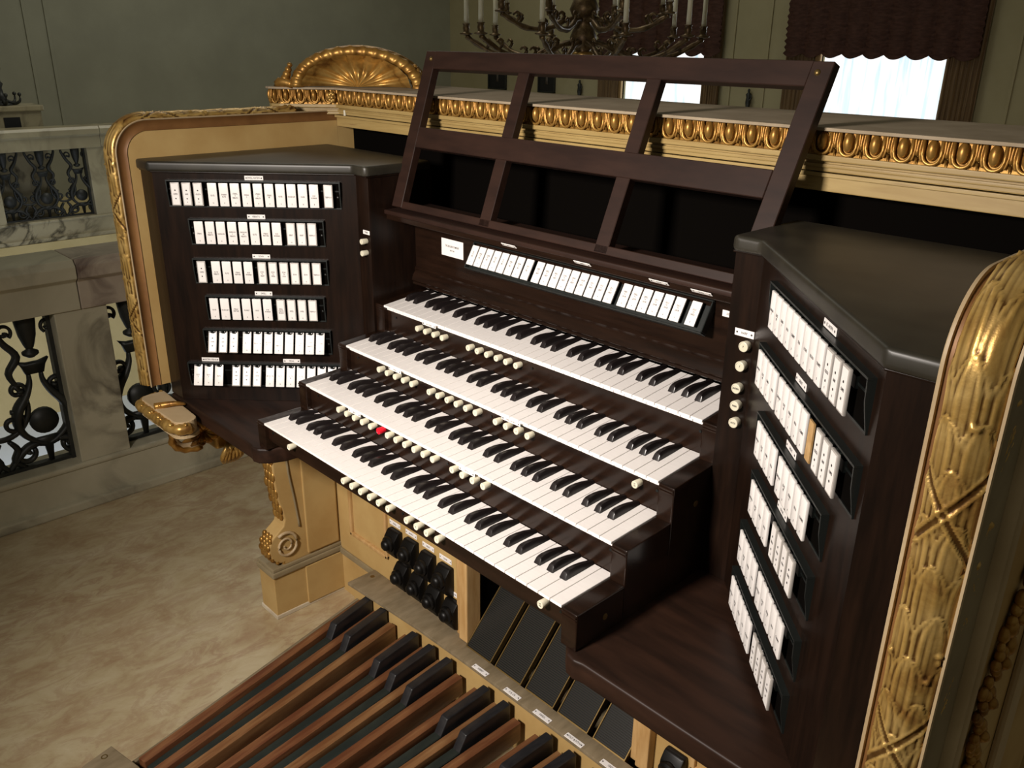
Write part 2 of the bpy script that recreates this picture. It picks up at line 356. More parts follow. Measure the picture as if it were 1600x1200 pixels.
# ------------------------------------------------------------------ marble balustrades with iron grilles
def scroll(c, r0, r1, a0, turns, n=26, x=0):
    return [(x, c[0]+(r0+(r1-r0)*i/(n-1))*math.cos(a0+turns*2*math.pi*i/(n-1)), c[1]+(r0+(r1-r0)*i/(n-1))*math.sin(a0+turns*2*math.pi*i/(n-1))) for i in range(n)]
def grille_column():
    m = MB(1.3)
    m.lathe((0, 0, -150), (0, 0, -149), [(0, 12), (10, 16), (40, 25), (80, 30), (112, 32), (118, 20)], 12)          # urn
    m.lathe((0, 0, -180), (0, 0, -179), [(0, 10), (10, 24), (18, 24), (26, 10), (31, 10)], 12)
    m.prism([(-46, -188), (-34, -206), (-26, -232), (26, -232), (34, -206), (46, -188), (18, -196), (-18, -196)], 'x', -9, 9)
    for s in (-1, 1):
        up = [(0, s*18, -232), (0, s*20, -262), (0, s*38, -300), (0, s*66, -340), (0, s*76, -385), (0, s*60, -430), (0, s*24, -462), (0, s*4, -470)]
        m.tube(up, [9, 12, 17, 22, 19, 14, 11, 8], 8, .55, (1, 0, 0))
        m.tube([(0, y*s, z) for _, y, z in scroll((58, -278), 26, 8, -2.4, -1.15)], [8]*20+[9, 10, 11, 12, 12, 10], 6, .7, (1, 0, 0))
        m.tube([(0, y*s, z) for _, y, z in scroll((64, -88), 24, 8, -2.2, -1.1)], [6]*20+[7, 8, 9, 10, 10, 8], 6, .7, (1, 0, 0))
        m.tube([(0, y*s, z) for _, y, z in scroll((70, -492), 30, 9, 2.6, 1.1)], [9]*20+[9, 9, 10, 11, 11, 9], 6, .7, (1, 0, 0))
        m.tube([(0, s*30, -462), (0, s*62, -470), (0, s*96, -500), (0, s*124, -534)], [12, 13, 12, 8], 6, .7, (1, 0, 0))
    m.lathe((-9, 0, -392), (9, 0, -392), [(0, 0), (0, 42), (1, 42), (1, 0)], 20)
    m.prism([(-50, -448), (50, -448), (38, -470), (12, -478), (6, -530), (-6, -530), (-12, -478), (-38, -470)], 'x', -8, 8)
    return m.mesh('scroll_column', 'iron', True)
def grille_ring():
    m = MB(1.35)
    m.tube([(0, 86*math.cos(a), -330+96*math.sin(a)) for a in [2.2+i*(4.9-.0)/30 for i in range(31)]], 8, 6, .8, (1, 0, 0))
    for s in (-1, 1):
        m.tube([(0, y*s, z) for _, y, z in scroll((36, -380), 38, 9, 1.6, -1.2)], 7, 6, .8, (1, 0, 0))
        m.tube([(0, s*14, -436), (0, s*34, -470), (0, s*20, -505), (0, s*48, -534)], [8, 12, 11, 8], 6, .7, (1, 0, 0))
        m.tube([(0, s*70, -270), (0, s*52, -220), (0, s*82, -170), (0, s*52, -120), (0, s*26, -60), (0, s*30, -36)], [8, 11, 13, 12, 9, 6], 6, .7, (1, 0, 0))
    return m.mesh('scroll_ring', 'iron', True)
GC, GR = grille_column(), grille_ring()
def balustrade(name, label, xc, posts, y0, y1, col_y, mt, group=None, facing=1):
    """xc: face nearer the console; posts: (ya, yb) stone piers between the grilles"""
    t = thing(name, label, 'balustrade')
    th = 150
    m = MB(); m.box(xc-th+8, xc-8 if facing > 0 else xc, y0, y1, -700, -560, 0).box(xc-th, xc, y0, y1, -560, -541, 7); m.box(xc-th-12, xc+14, y0, y1, -700, -668, 6); obj('plinth', m.mesh('plinth', mt), t)
    k = 0; edges = sorted({y0, y1, *[(a+b)/2 for a, b in posts]})
    for a, b in zip(edges, edges[1:]):
        m = MB(); m.prism([(xc-th-28, 28), (xc-th-34, 70), (xc-th-34, 98), (xc-th-18, 118), (xc+6, 118), (xc+22, 98), (xc+22, 62), (xc+4, 48), (xc+4, -38), (xc-th-4, -38), (xc-th-4, 20)], 'y', a+1.2, b-1.2, 3)
        obj('handrail', m.mesh('handrail', mt if k % 2 else ('marble2' if mt == 'marble' else mt)), t); k += 1
    for a, b in posts:
        m = MB(); m.box(xc-th+12, xc-6, a, b, -541, -36, 3); obj('pier', m.mesh('pier', mt), t)
    spans = []; ys = [y0]+[v for p in posts for v in p]+[y1]
    for a, b in zip(ys[0::2], ys[1::2]):
        if b-a < 50: continue
        m = MB()
        m.box(xc-88, xc-62, a, b, -541, -530).box(xc-88, xc-62, a, b, -46, -36)
        if a > y0: m.box(xc-92, xc-58, a, a+12, -541, -36)
        if b < y1: m.box(xc-92, xc-58, b-12, b, -541, -36)
        g = obj('iron_grille', m.mesh('grille_frame', 'iron'), t)
        for y in col_y:
            if a+60 < y < b-60: obj('scroll_column', GC, g, T(xc-75, y, 0))
        for y, z in zip(col_y, col_y[1:]):
            if a < y and z < b: obj('scroll_ring', GR, g, T(xc-75, (y+z)/2, 0))
    return t
balustrade('marble_balustrade', 'veined marble balustrade with black scrolled iron grilles beside the console', -1220, [(-1130, -975), (-30, 125), (975, 1130), (2080, 2235)], -2400, 3400,
           [-2300, -2050, -1800, -1550, -1300, -850, -600, -345, -98, 208, 440, 660, 890, 1230, 1480, 1730, 1980, 2330, 2600, 2850, 3100], 'marble')
balustrade('marble_balustrade', 'far marble balustrade across the stairwell, under the black candlestick', -5500, [(-200, -40), (790, 915), (1545, 1760), (2500, 2700), (3600, 3800)], -2400, 6700,
           [980, 1230, 1480, -1900, -1600, -1300, -1000, -700, -400, 100, 350, 600, 1860, 2130, 2400, 2800, 3050, 3300, 3520], 'farmarble')
for x0, y0, w, zz, lab in ((-5990, 930, 420, 262, 'pale marble pedestal block with a dark square inset behind the far balustrade'),):
    t = thing('marble_pedestal', lab, 'pedestal')
    m = MB(); m.box(x0, x0+230, y0, y0+w, -700, zz-40).box(x0-20, x0+250, y0-20, y0+w+20, zz-40, zz, 8); obj('pedestal_block', m.mesh('pedestal_block', 'farmarble'), t)
    m = MB(); m.box(x0+228, x0+234, y0+160, y0+270, zz-190, zz-80); obj('dark_inset', m.mesh('dark_inset', 'canvas'), t)
t = thing('candlestick', 'black ornate candlestick standing on the far marble pedestal', 'candlestick')
m = MB(); m.lathe((-5870, 1130, 262), (-5870, 1130, 263), [(0, 0), (0, 75), (10, 75), (18, 40), (40, 30), (60, 42), (80, 22), (120, 15), (150, 28), (165, 15), (220, 12), (250, 30), (262, 30), (270, 10), (300, 12), (330, 6), (345, 0)], 14)
obj('candlestick_stem', m.mesh('stem', 'iron', True), t)
m = MB()
for a in range(6):
    c, s_ = math.cos(a*1.047), math.sin(a*1.047); m.tube([(-5870+c*20, 1130+s_*20, 300), (-5870+c*80, 1130+s_*80, 275), (-5870+c*120, 1130+s_*120, 290), (-5870+c*125, 1130+s_*125, 330)], [10, 12, 9, 6], 6)
    m.ball((-5870+c*125, 1130+s_*125, 338), 14, 8)
obj('scrolled_foot', m.mesh('foot', 'iron', True), t)

# ------------------------------------------------------------------ chandelier
ch = thing('chandelier', 'tarnished brass chandelier with many unlit candle tubes above the music desk', 'chandelier', T(-1840, 3000, Z0+640))
m = MB(); m.lathe((0, 0, 0), (0, 0, 1), [(0, 0), (5, 20), (30, 34), (45, 52), (58, 36), (90, 60), (130, 74), (170, 58), (205, 36), (230, 62), (270, 80), (320, 60), (350, 40), (400, 48), (450, 70), (520, 44), (600, 26), (760, 22), (900, 14), (1600, 14)], 16)
obj('central_stem', m.mesh('stem', 'brass', True), ch)
m = MB(); m.lathe((0, 0, 0), (0, 0, 1), [(32, 44), (37, 60), (46, 63), (55, 58), (60, 45)], 20); obj('finial_ring', m.mesh('ring', 'gold', True), ch)
def arm(R, zc, drop):
    m = MB(); pts = [(40, 0, zc-40), (R*.25, 0, zc-drop*.55), (R*.45, 0, zc-drop), (R*.72, 0, zc-drop*.95), (R*.92, 0, zc-drop*.45), (R, 0, zc-18)]
    q = []
    for i in range(len(pts)-1):
        for k in range(4):
            p0, p1, p2, p3 = pts[max(i-1, 0)], pts[i], pts[i+1], pts[min(i+2, len(pts)-1)]; u = k/4
            q.append(tuple(.5*((2*b)+(-a+c)*u+(2*a-5*b+4*c-d)*u*u+(-a+3*b-3*c+d)*u**3) for a, b, c, d in zip(p0, p1, p2, p3)))
    q.append(pts[-1]); n = len(q)
    m.tube(q, [11+5*math.sin(i*.9)**2 for i in range(n)], 8)
    for i in (5, 9, 14): m.tube([q[i], (q[i][0]-24, 0, q[i][2]+34), (q[i][0]-4, 0, q[i][2]+52), (q[i][0]+14, 0, q[i][2]+38)], [7, 10, 8, 5], 6)
    m.lathe((R, 0, zc-20), (R, 0, zc-19), [(0, 5), (4, 16), (9, 34), (14, 36), (18, 20), (24, 16), (40, 19), (56, 16), (60, 21), (64, 21), (64, 0)], 12)
    return m.mesh('arm', 'brass', True)
def candle():
    m = MB(); m.cyl((0, 0, 0), (0, 0, 190), 13, 12, 10); m.lathe((0, 0, 190), (0, 0, 191), [(0, 5), (8, 9), (28, 8), (46, 1.5), (52, 0)], 8); return m.mesh('candle_tube', 'candle', True)
A1, A2, CM = arm(640, 150, 120), arm(470, 262, 90), candle()
for n, R, zc, me, ph in ((10, 640, 150, A1, .1), (8, 470, 262, A2, .35)):
    for k in range(n):
        rot = Matrix.Rotation(ph+2*math.pi*k/n, 4, 'Z'); a = obj('chandelier_arm', me, ch, rot); obj('candle', CM, a, T(R, 0, zc+44))

# ================================================================== the console case
case = thing('organ_case', 'cream and gold carved case of the pipe organ console on the stone floor', 'organ console')
def rim_curve(off, yb=512, zb=-40, n=14):
    """outline of the side panel's rim in (y, z), 'off' mm inwards from the centre line of the gilded moulding"""
    r = max(60-off, 4); cy, cz = -40+off+r, 560-off-r
    pts = [(yb, 560-off)]
    m = max(2, int((yb-10)/40)); pts += [(yb+(cy-yb)*i/m, 560-off) for i in range(1, m)]
    pts += [(cy-r*math.sin(a), cz+r*math.cos(a)) for a in [math.pi/2*i/n for i in range(n+1)]]
    pts += [(-40+off, cz+(zb-cz)*i/8) for i in range(1, 9)]
    return pts
def rim_sweep(profile, mx, yb=512, zb=-40, closed=True):
    curves = [rim_curve(o, yb, zb) for o, x in profile]
    m = MB(); n = len(curves[0])
    def fn(i, j): return (mx(profile[j][1]), curves[j][i][0], curves[j][i][1])
    m.grid(lambda i, j: fn(i, j), n, len(profile), False, closed)
    return m
def carved_torus(mx, seed, nth=60, du=2.6, yb=400, zb=-38):
    path = []; cy, cz, r = 21, 499, 60
    L1, L2, L3 = yb-cy, math.pi/2*r, cz-zb; L = L1+L2+L3; nu = int(L/du)
    rng = np.random.RandomState(seed); th = np.linspace(0, 2*np.pi, nth, endpoint=False); U = np.linspace(0, L, nu)
    uu, tt = np.meshgrid(U, th, indexing='ij'); a = ((tt/np.pi+1) % 2)-1; aa = np.abs(a)
    Pp = 250.0; s = uu/Pp+.13; tri = np.abs((s % 2)-1)*2-1
    wob = .25*np.sin(s*7+3*a)
    stri = .55*np.sin(tt*27+wob*3)*np.clip(.5+.6*np.sin(s*5.1+a*6+seed), 0.1, 1)
    band = np.zeros_like(uu); edge = np.zeros_like(uu)
    for sg in (1, -1):
        d = np.abs(((a-sg*tri+1) % 2)-1); band = np.maximum(band, np.exp(-(d/.05)**4)); edge += np.exp(-((d-.055)/.016)**2)
    leaf = np.zeros_like(uu); row = 46.0
    for k in range(-2, int(L/row)+2):
        for q in range(6):
            a0 = -1+2*(q+(k % 2)*.5)/6+rng.uniform(-.02, .02); u0 = k*row+rng.uniform(-3, 3); t = (uu-u0)/98.0
            w = np.where((t > 0) & (t < 1), .205*np.sin(np.pi*np.clip(t, 0.001, .999)**.75)**.8, 1e-6)
            d = np.abs(((a-a0+1) % 2)-1)/np.maximum(w, 1e-6)
            hh = np.where(d < 1, .7+1.5*(1-t)+.9*(1-d*d)-.8*np.exp(-(d/.10)**2)+.42*np.cos(d*14), 0)
            leaf = np.maximum(leaf, hh)
    h = 1.5*leaf*(1-band)+stri*(1-band)*.6+band*2.4+edge*1.5
    for k in range(int(L/Pp*2)+1):
        for q in range(7):
            bu = (k*.5)*Pp + rng.uniform(-26, 26); ba = rng.uniform(-.9, .9); rr = rng.uniform(2.2, 3.8); el = rng.uniform(.7, 1.6)
            du_ = (uu-bu)/el; dt = (((a-ba+1) % 2)-1)*np.pi*28*el**.3
            h += 2.9*np.exp(-((du_**2+dt**2)/(rr*rr))**1.5)
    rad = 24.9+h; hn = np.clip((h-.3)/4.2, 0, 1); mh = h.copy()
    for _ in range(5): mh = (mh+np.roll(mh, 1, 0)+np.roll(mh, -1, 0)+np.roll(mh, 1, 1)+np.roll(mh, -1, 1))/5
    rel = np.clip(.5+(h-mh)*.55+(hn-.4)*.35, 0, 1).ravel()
    m = MB(); V = []
    for i in range(nu):
        u = U[i]
        if u < L1: c = (yb-u, 559.0); nrm = (0, 1)
        elif u < L1+L2: al = (u-L1)/r; nrm = (-math.sin(al), math.cos(al)); c = (cy+r*nrm[0], cz+r*nrm[1])
        else: c = (-39.0, cz-(u-L1-L2)); nrm = (-1, 0)
        V.append([m.bm.verts.new((mx(-479+min(rad[i, j]*math.sin(th[j]), 22.0))/1000, (c[0]+nrm[0]*rad[i, j]*math.cos(th[j]))/1000, (c[1]+nrm[1]*rad[i, j]*math.cos(th[j]))/1000)) for j in range(nth)])
    for i in range(nu-1):
        for j in range(nth): m.bm.faces.new((V[i][j], V[i][(j+1) % nth], V[i+1][(j+1) % nth], V[i+1][j]))
    m.bm.faces.new(V[0]); m.bm.faces.new(V[-1])
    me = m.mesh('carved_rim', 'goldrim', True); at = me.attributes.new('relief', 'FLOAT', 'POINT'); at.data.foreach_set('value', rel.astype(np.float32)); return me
for mx, sd, nm in ((LX, 3, 'far'), (RX, 5, 'near')):
    c = rim_curve(9); m = MB(); lo, hi = sorted((mx(-451.5), mx(-503)))
    m.prism(c+[(512, -42)], 'x', lo, hi); obj('side_panel', m.mesh('side_panel', 'cream'), case)
    m = MB(); m.box(*sorted((mx(-451.5), mx(-503))), 512.5, 769, -60, 560); obj('side_return', m.mesh('side_return', 'cream'), case)
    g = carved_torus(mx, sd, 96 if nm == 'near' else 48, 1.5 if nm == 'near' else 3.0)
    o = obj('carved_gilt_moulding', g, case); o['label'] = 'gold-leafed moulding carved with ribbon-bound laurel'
    obj('pale_fillet', rim_sweep([(-15, -451.5), (-15, -449), (-14, -448), (-12, -449), (-11, -452)], mx).mesh('pale_fillet', 'pale', 'auto'), case)
    obj('bronzed_cove', rim_sweep([(-11.5, -456), (-11.5, -449.5), (-7, -452.5), (-1, -454), (5, -453), (10, -449.5), (11, -456)], mx).mesh('bronzed_cove', 'cove', 'auto'), case)
    obj('painted_band', rim_sweep([(-13, -500), (-13, -506), (-8, -508), (34, -508), (34, -500)], mx).mesh('painted_band', 'olive', 'auto'), case)
    obj('worn_edge', rim_sweep([(-17, -503), (-17, -505.5), (-13, -506), (-13, -503)], mx).mesh('worn_edge', 'pale', 'auto'), case)
    for a in ((35, 58) if nm == 'near' else (35,)): obj('bead_moulding', rim_sweep([(a, -503), (a+1, -511), (a+5, -515), (a+11, -517), (a+17, -515), (a+21, -511), (a+22, -503)], mx, zb=-300 if nm == 'near' else -40).mesh('bead', 'pale', 'auto'), case)
m = MB(); m.prism([(60, -42), (480, -42), (480, -500), (130, -500), (60, -300)], 'x', 1298, 1349); obj('side_panel', m.mesh('lower_side', 'cream'), case)
# carved garland on the outer face of the nearer side
m = MB(); rng = random.Random(4)
for i in range(46):
    t = i/45; y = 160-62*t+14*math.sin(t*9); z = 330-420*t
    if i % 5 == 0:
        for k in range(6): a = k*1.047; m.ball((1356, y+11*math.cos(a), z+11*math.sin(a)), 7, 8, (.8, 1, 1))
        m.ball((1361, y, z), 7, 8)
    else:
        a = rng.uniform(-1, 1); m.ball((1354+rng.uniform(-1, 4), y+rng.uniform(-16, 16), z+rng.uniform(-5, 5)), rng.uniform(7, 13), 8, (.6, .55+.4*abs(a), 1))
obj('carved_garland', m.mesh('garland', 'goldold', True), case)
m = MB(); m.box(1349, 1358, 236, 262, -500, 440, 4).box(1349, 1354, 262, 300, -500, 440, 2); obj('bead_moulding', m.mesh('bead2', 'pale'), case)

# corner shelves under the rims, with gilt edges, scroll brackets and shell pendants
for mx in (LX, RX):
    def outline(g, x0=-500, x1=-262, y0=-84, y1=-11, r=34):
        pts = []
        for cx, cy, a0 in ((x1-r, y1-r, 0), ):
            pts += [(cx+(r+g)*math.cos(a0+a), cy+(r+g)*math.sin(a0+a)) for a in [math.pi/2-math.pi/2*i/6 for i in range(7)]]
        pts += [(x1-r+(r+g)*math.cos(a), y0+r+(r+g)*math.sin(a)) for a in [-math.pi/2*i/6 for i in range(7)]]
        pts += [(x0+r+(r+g)*math.cos(a), y0+r+(r+g)*math.sin(a)) for a in [-math.pi/2-math.pi/2*i/6 for i in range(7)]]
        pts += [(x0-g, y1)]
        return pts
    pts = [(mx(x), y) for x, y in outline(-10)]
    m = MB(); m.prism(pts, 'z', -106, -72, 2).prism([(mx(x), y) for x, y in outline(-6)], 'z', -112, -104); obj('corner_shelf', m.mesh('corner_shelf', 'pale'), case)
    edge = outline(-6)[6:]; dense = []
    for (xa, ya), (xb, yb) in zip(edge, edge[1:]):
        n = max(1, int(math.hypot(xb-xa, yb-ya)/6)); dense += [(xa+(xb-xa)*k/n, ya+(yb-ya)*k/n) for k in range(n)]
    m = MB(); m.tube([(mx(x), y, -88) for x, y in dense], [12.5+1.6*math.sin(i*2.1)+1.1*math.sin(i*.77) for i in range(len(dense))], 14)
    for i in range(0, len(dense), 2): m.ball((mx(dense[i][0])+rng.uniform(-3, 3), dense[i][1]-6*(1 if dense[i][1] < -70 else 0), -80+rng.uniform(-12, 6)), rng.uniform(4, 6.5), 6, (1.5, 1, .8))
    obj('gilt_leaf_edge', m.mesh('gilt_leaf_edge', 'gold', True), case)
    m = MB(); m.tube([(mx(-400), -70, -71), (mx(-385), -50, -66), (mx(-372), -30, -64), (mx(-362), -12, -68)], [10, 8, 6, 3], 8)
    for k in range(4): m.ball((mx(-392+k*8), -62+k*14, -66), 9-k, 8, (1, .8, .6))
    obj('leaf_on_shelf', m.mesh('leaf_on_shelf', 'goldold', True), case)
    ring = [(mx(-392+46*math.sin(a)*.5), 25+62*math.cos(a), -158+46*math.sin(a)) for a in [i*2*math.pi/30-.6 for i in range(27)]]
    m = MB(); m.tube(ring, [5]*18+[5+i*.3 for i in range(9)], 8, 1.3, (1, 0, 0)); obj('scroll_bracket', m.mesh('scroll_bracket', 'pale', True), case)
    m = MB(); m.tube([(x, 25+(y-25)*1.14, -158+(z+158)*1.2) for x, y, z in ring], [7.5+3*(i % 2) for i in range(len(ring))], 8)
    for k in range(12): a = k*.55; m.tube([(mx(-388), 25, -156), (mx(-366), 25+28*math.cos(a), -156+21*math.sin(a)), (mx(-384), 25+54*math.cos(a+.3), -156+38*math.sin(a+.3))], [9, 10, 3], 6)
    m.box(min(mx(-480), mx(-420)), max(mx(-480), mx(-420)), -50, 40, -150, -110, 12); obj('bracket_acanthus', m.mesh('acanthus', 'goldold', True), case)
    m = MB()
    for k in range(7):
        a = (k-3)*.36; m.tube([(mx(-385), 92, -196), (mx(-366), 92+20*math.sin(a), -214-4*math.cos(a)), (mx(-372), 92+30*math.sin(a), -236-10*math.cos(a)), (mx(-388), 92+22*math.sin(a), -262-4*math.cos(a))], [5, 7, 7, 3], 8)
    m.box(min(mx(-450), mx(-390)), max(mx(-450), mx(-390)), 60, 140, -225, -110, 10)
    obj('shell_pendant', m.mesh('shell_pendant', 'gold', True), case)

# the lid with its egg-and-dart edge
lid = [(-424, 490), (-524, 390), (-546, 376), (-568, 381), (-584, 402), (-584, 790)]
poly = lid+[(RX(x), y) for x, y in reversed(lid)]
m = MB(); m.prism(poly, 'z', 625, 630, 1); obj('lid_top', m.mesh('lid_top', 'creamdust'), case)
def inset(pts, d):
    out = []; n = len(pts)
    for i, (x, y) in enumerate(pts):
        a = Vector((x-pts[i-1][0], y-pts[i-1][1])).normalized(); b = Vector((pts[(i+1) % n][0]-x, pts[(i+1) % n][1]-y)).normalized()
        na, nb = Vector((-a.y, a.x)), Vector((-b.y, b.x)); k = (na+nb); k = k/(k.dot(na) or 1); out.append((x+k.x*d, y+k.y*d))
    return out
sgn = -1 if sum(poly[i-1][0]*poly[i][1]-poly[i][0]*poly[i-1][1] for i in range(len(poly))) < 0 else 1
m = MB(); m.prism(inset(poly, sgn*12), 'z', 589, 626); obj('ovolo_backing', m.mesh('ovolo_backing', 'goldold'), case)
m = MB(); m.prism(inset(poly, sgn*6), 'z', 581, 590, 2).prism(inset(poly, sgn*16), 'z', 564.5, 582, 2).prism(inset(poly, sgn*12), 'z', 571, 577, 2); obj('lid_fascia', m.mesh('lid_fascia', 'creamworn'), case)
def egg_mesh():
    m = MB(); m.ball((0, -1, 3), 1, 14, (8.2, 9.5, 14.5)); b = m.bm
    U = [(-12.5, -2, 18)]+[(-12.5*math.cos(a), -3, -3-13*math.sin(a)) for a in [math.pi*i/12 for i in range(13)]]+[(12.5, -2, 18)]
    m.tube(U, 2.6, 8); m.tube([(-16.2, -1, 18), (-16.6, -2, -2), (-13.5, -2, -13)], [1.8, 2.2, 1.6], 6); m.tube([(16.2, -1, 18), (16.6, -2, -2), (13.5, -2, -13)], [1.8, 2.2, 1.6], 6)
    m.tube([(20.3, -1, 18), (20.3, -3, -4), (20.3, -2, -17)], [1.6, 2.6, .6], 6); return m.mesh('egg_and_dart', 'goldold', True)
EGG = egg_mesh()
def eggs(a, b, n, skip=0):
    a, b = Vector(a), Vector(b); d = (b-a).normalized(); nr = Vector((-d.y, d.x))  # inward normal for travel left to right along the front
    for i in range(skip, n-skip):
        c = a+(b-a)*((i+.5)/n); w = (b-a).length/n/40.6
        mm = Matrix(((d.x*w, nr.x, 0, (c.x+nr.x*10)/1000), (d.y*w, nr.y, 0, (c.y+nr.y*10)/1000), (0, 0, 1, .6075), (0, 0, 0, 1)))
        obj('egg_and_dart', EGG, case, mm)
eggs((-424, 490), (1270, 490), 42)
eggs((-524, 390), (-424, 490), 4); eggs((1270, 490), (1370, 390), 4)
eggs((-546, 376), (-524, 390), 1); eggs((-568, 381), (-546, 376), 1); eggs((-584, 402), (-568, 381), 1)
eggs((-584, 650), (-584, 402), 6)
m = MB()
for k in range(8): a = k*math.pi/4; m.ball((-428+6*math.cos(a)*.7, 487+6*math.cos(a)*.7-2, 607+9*math.sin(a)), 5.5, 8)
m.ball((-422, 482, 607), 5, 8); obj('corner_rosette', m.mesh('rosette', 'gold', True), case)
# the rail below the lid and the dark board behind it
m = MB(); m.box(-450, 1296, 510, 528, 535, 561, 1.5).box(-450, 1296, 504, 512, 557, 563, 1); obj('front_rail', m.mesh('front_rail', 'creamworn'), case)
m = MB(); m.cyl((-400, 503, 564), (-400, 503, 577), 3.5, 3.5, 10); obj('catch_pin', m.mesh('catch_pin', 'bone'), case)
m = MB(); m.box(-505, 1351, 770, 785, -700, 564); obj('rear_panel', m.mesh('rear_panel', 'cream'), case)
m = MB(); m.box(-451, 1297, 560, 575, -62, 564); obj('back_board', m.mesh('back_board', 'void'), case)

# shell crest on the lid, standing across the corner
def crest():
    ax = Vector((.707, .707, 0)); nrm = Vector((.707, -.707, 0)); c0 = Vector((-395, 530, 630))
    def place(a, z, d): return tuple(c0+ax*a+nrm*d+Vector((0, 0, z)))
    m = MB(); N = 9
    def fn(i, j):
        th = math.pi*i/(N*8); r = j/14; fl = abs(math.sin(N*th/1.0)) if True else 0
        R = 108*r; sx = 1.25
        d = 6-22*math.sin(math.pi*min(r*1.05, 1))*.9 + 15*fl*r + (12*(r-.82)/.18 if r > .82 else 0)
        return place(-R*sx*math.cos(th)*(1)+12, R*.70*math.sin(th)+2, d)
    m.grid(fn, N*8+1, 15); obj('fluted_shell', m.mesh('fluted_shell', 'gold', True), case)
    m = MB(); pts = []; n = 110
    def fb(i, j):
        th = math.pi*i/n; ph = 2*math.pi*j/14
        g = 1+.20*max(0, math.cos(th*34-2.2*math.sin(ph)))
        rr = 15*g; e = 1+rr/150*math.cos(ph)
        return place(-(152)*math.cos(th)*e+12, (84)*math.sin(th)*(1+rr/95*math.cos(ph))+1, 8+rr*math.sin(ph)*.9)
    m.grid(fb, n+1, 14, False, True); obj('gadrooned_arch', m.mesh('gadrooned_arch', 'goldold', True), case)
    m = MB()
    def fo(i, j):
        th = math.pi*i/60; t = j/6; return place(-(158+18*math.sin(t*3.1))*math.cos(th)+12, (88+12*math.sin(t*3.1))*math.sin(th), 2-34*t+2*math.sin(th*40))
    m.grid(fo, 61, 7)
    for s in (-1, 1):
        for k in range(5): m.ball(place(s*(176-k*5), 8+k*11, -4+k*2), 15-2*k, 8, (1, 1, .9))
        m.tube([place(s*150, 6, 10), place(s*178, 12, 2), place(s*196, 6, -4), place(s*186, 20, 0)], [10, 12, 8, 4], 8)
    obj('acanthus_back', m.mesh('acanthus_back', 'goldold', True), case)
crest()

# lower case: scroll legs on plinths, knee panel, posts
for mx in (LX, RX):
    def bx(m, x0, x1, *a): lo, hi = sorted((mx(x0), mx(x1))); return m.box(lo, hi, *a)
    m = MB(); bx(m, -346, -268, 117, 330, -690, -570, 2); bx(m, -270, -262, 210, 330, -690, -575, 1); obj('plinth_block', m.mesh('plinth_block', 'cream'), case)
    m = MB(); bx(m, -350, -265, 114, 330, -700, -688, 2); obj('plinth_shoe', m.mesh('plinth_shoe', 'plinthwear'), case)
    m = MB(); bx(m, -352, -262, 112, 332, -572, -556, 4); bx(m, -349, -265, 115, 332, -556, -545, 3); obj('plinth_moulding', m.mesh('plinth_moulding', 'olive'), case)
    prof = [(330, -100), (330, -546), (150, -546)]
    vol = [(160-44*math.cos(a), -490-46*math.sin(a)) for a in [-1.5+2.9*(1-i/14) for i in range(15)]]
    prof += vol[:0]+[(150-0, -540)]+[(160+46*math.sin(a), -492-48*math.cos(a)) for a in [-.2-2.1*i/12 for i in range(13)]]
    prof += [(160, -434), (166, -415), (162, -390), (152, -350), (147, -300), (146, -240), (150, -180), (160, -100)]
    m = MB(); m.prism(prof, 'x', *sorted((mx(-322), mx(-270))), 3); obj('scroll_leg', m.mesh('scroll_leg', 'cream'), case)
    m = MB(); bx(m, -272, -264, 222, 318, -538, -110, 3); obj('leg_side_panel', m.mesh('leg_side_panel', 'cream'), case)
    for sx in (-267, ):
        m = MB(); m.tube([(mx(sx), 162+r*math.cos(a), -489+r*math.sin(a)*1.1) for r, a in [(36-29*i/36, 2.2-i*.32) for i in range(37)]], [4.5-2*i/36 for i in range(37)], 6); obj('volute', m.mesh('volute', 'pale', True), case)
        m = MB(); m.tube([(mx(sx-2), 188, -110), (mx(sx-2), 184, -250), (mx(sx-2), 196, -360), (mx(sx-2), 205, -450)], 3, 6); obj('incised_line', m.mesh('incised_line', 'olive', True), case)
    m = MB()
    for k in range(13):
        z = -120-24*k; y = 146 if z > -320 else 147+(-320-z)*.16
        for sxx in (-312, -297, -282): m.ball((mx(sxx+(5 if k % 2 else -2)), y+1, z), 10, 8, (.85, .5, 1.5))
    for k in range(12):
        a = -2.35+k*.2; 
        for sxx in (-312, -297, -282): m.ball((mx(sxx+(5 if k % 2 else -2)), 160+46*math.sin(a), -492-47*math.cos(a)), 9, 8, (.9, .7, 1.1))
    obj('gilt_leaf_scales', m.mesh('gilt_leaf_scales', 'goldold', True), case)['kind'] = 'stuff'
m = MB(); m.box(-268, 259, 324, 345, -700, -100); obj('knee_panel', m.mesh('knee_panel', 'cream'), case); m = MB(); m.box(810, 1114, 324, 345, -700, -100); obj('knee_panel', m.mesh('knee_panel', 'cream'), case)
for x0, x1 in ((-205, -38), (892, 1060)):
    m = MB()
    for q in ((x0, x1, 316, 326, -492, -482), (x0, x1, 316, 326, -130, -120), (x0, x0+10, 316, 326, -492, -120), (x1-10, x1, 316, 326, -492, -120)): m.box(*q, 2.5)
    obj('panel_moulding', m.mesh('panel_moulding', 'oak'), case)
m = MB(); m.box(-268, -108, 318, 324, -578, -560, 2); obj('knee_dado', m.mesh('knee_dado', 'olive'), case)
for x0, x1 in ((259, 288), (781, 810)):
    m = MB(); m.box(x0-18, x1-8, 312, 324, -556, -101, 3).box(x0, x1, 303, 346, -556, -101, 3); obj('recess_post', m.mesh('recess_post', 'oak'), case)
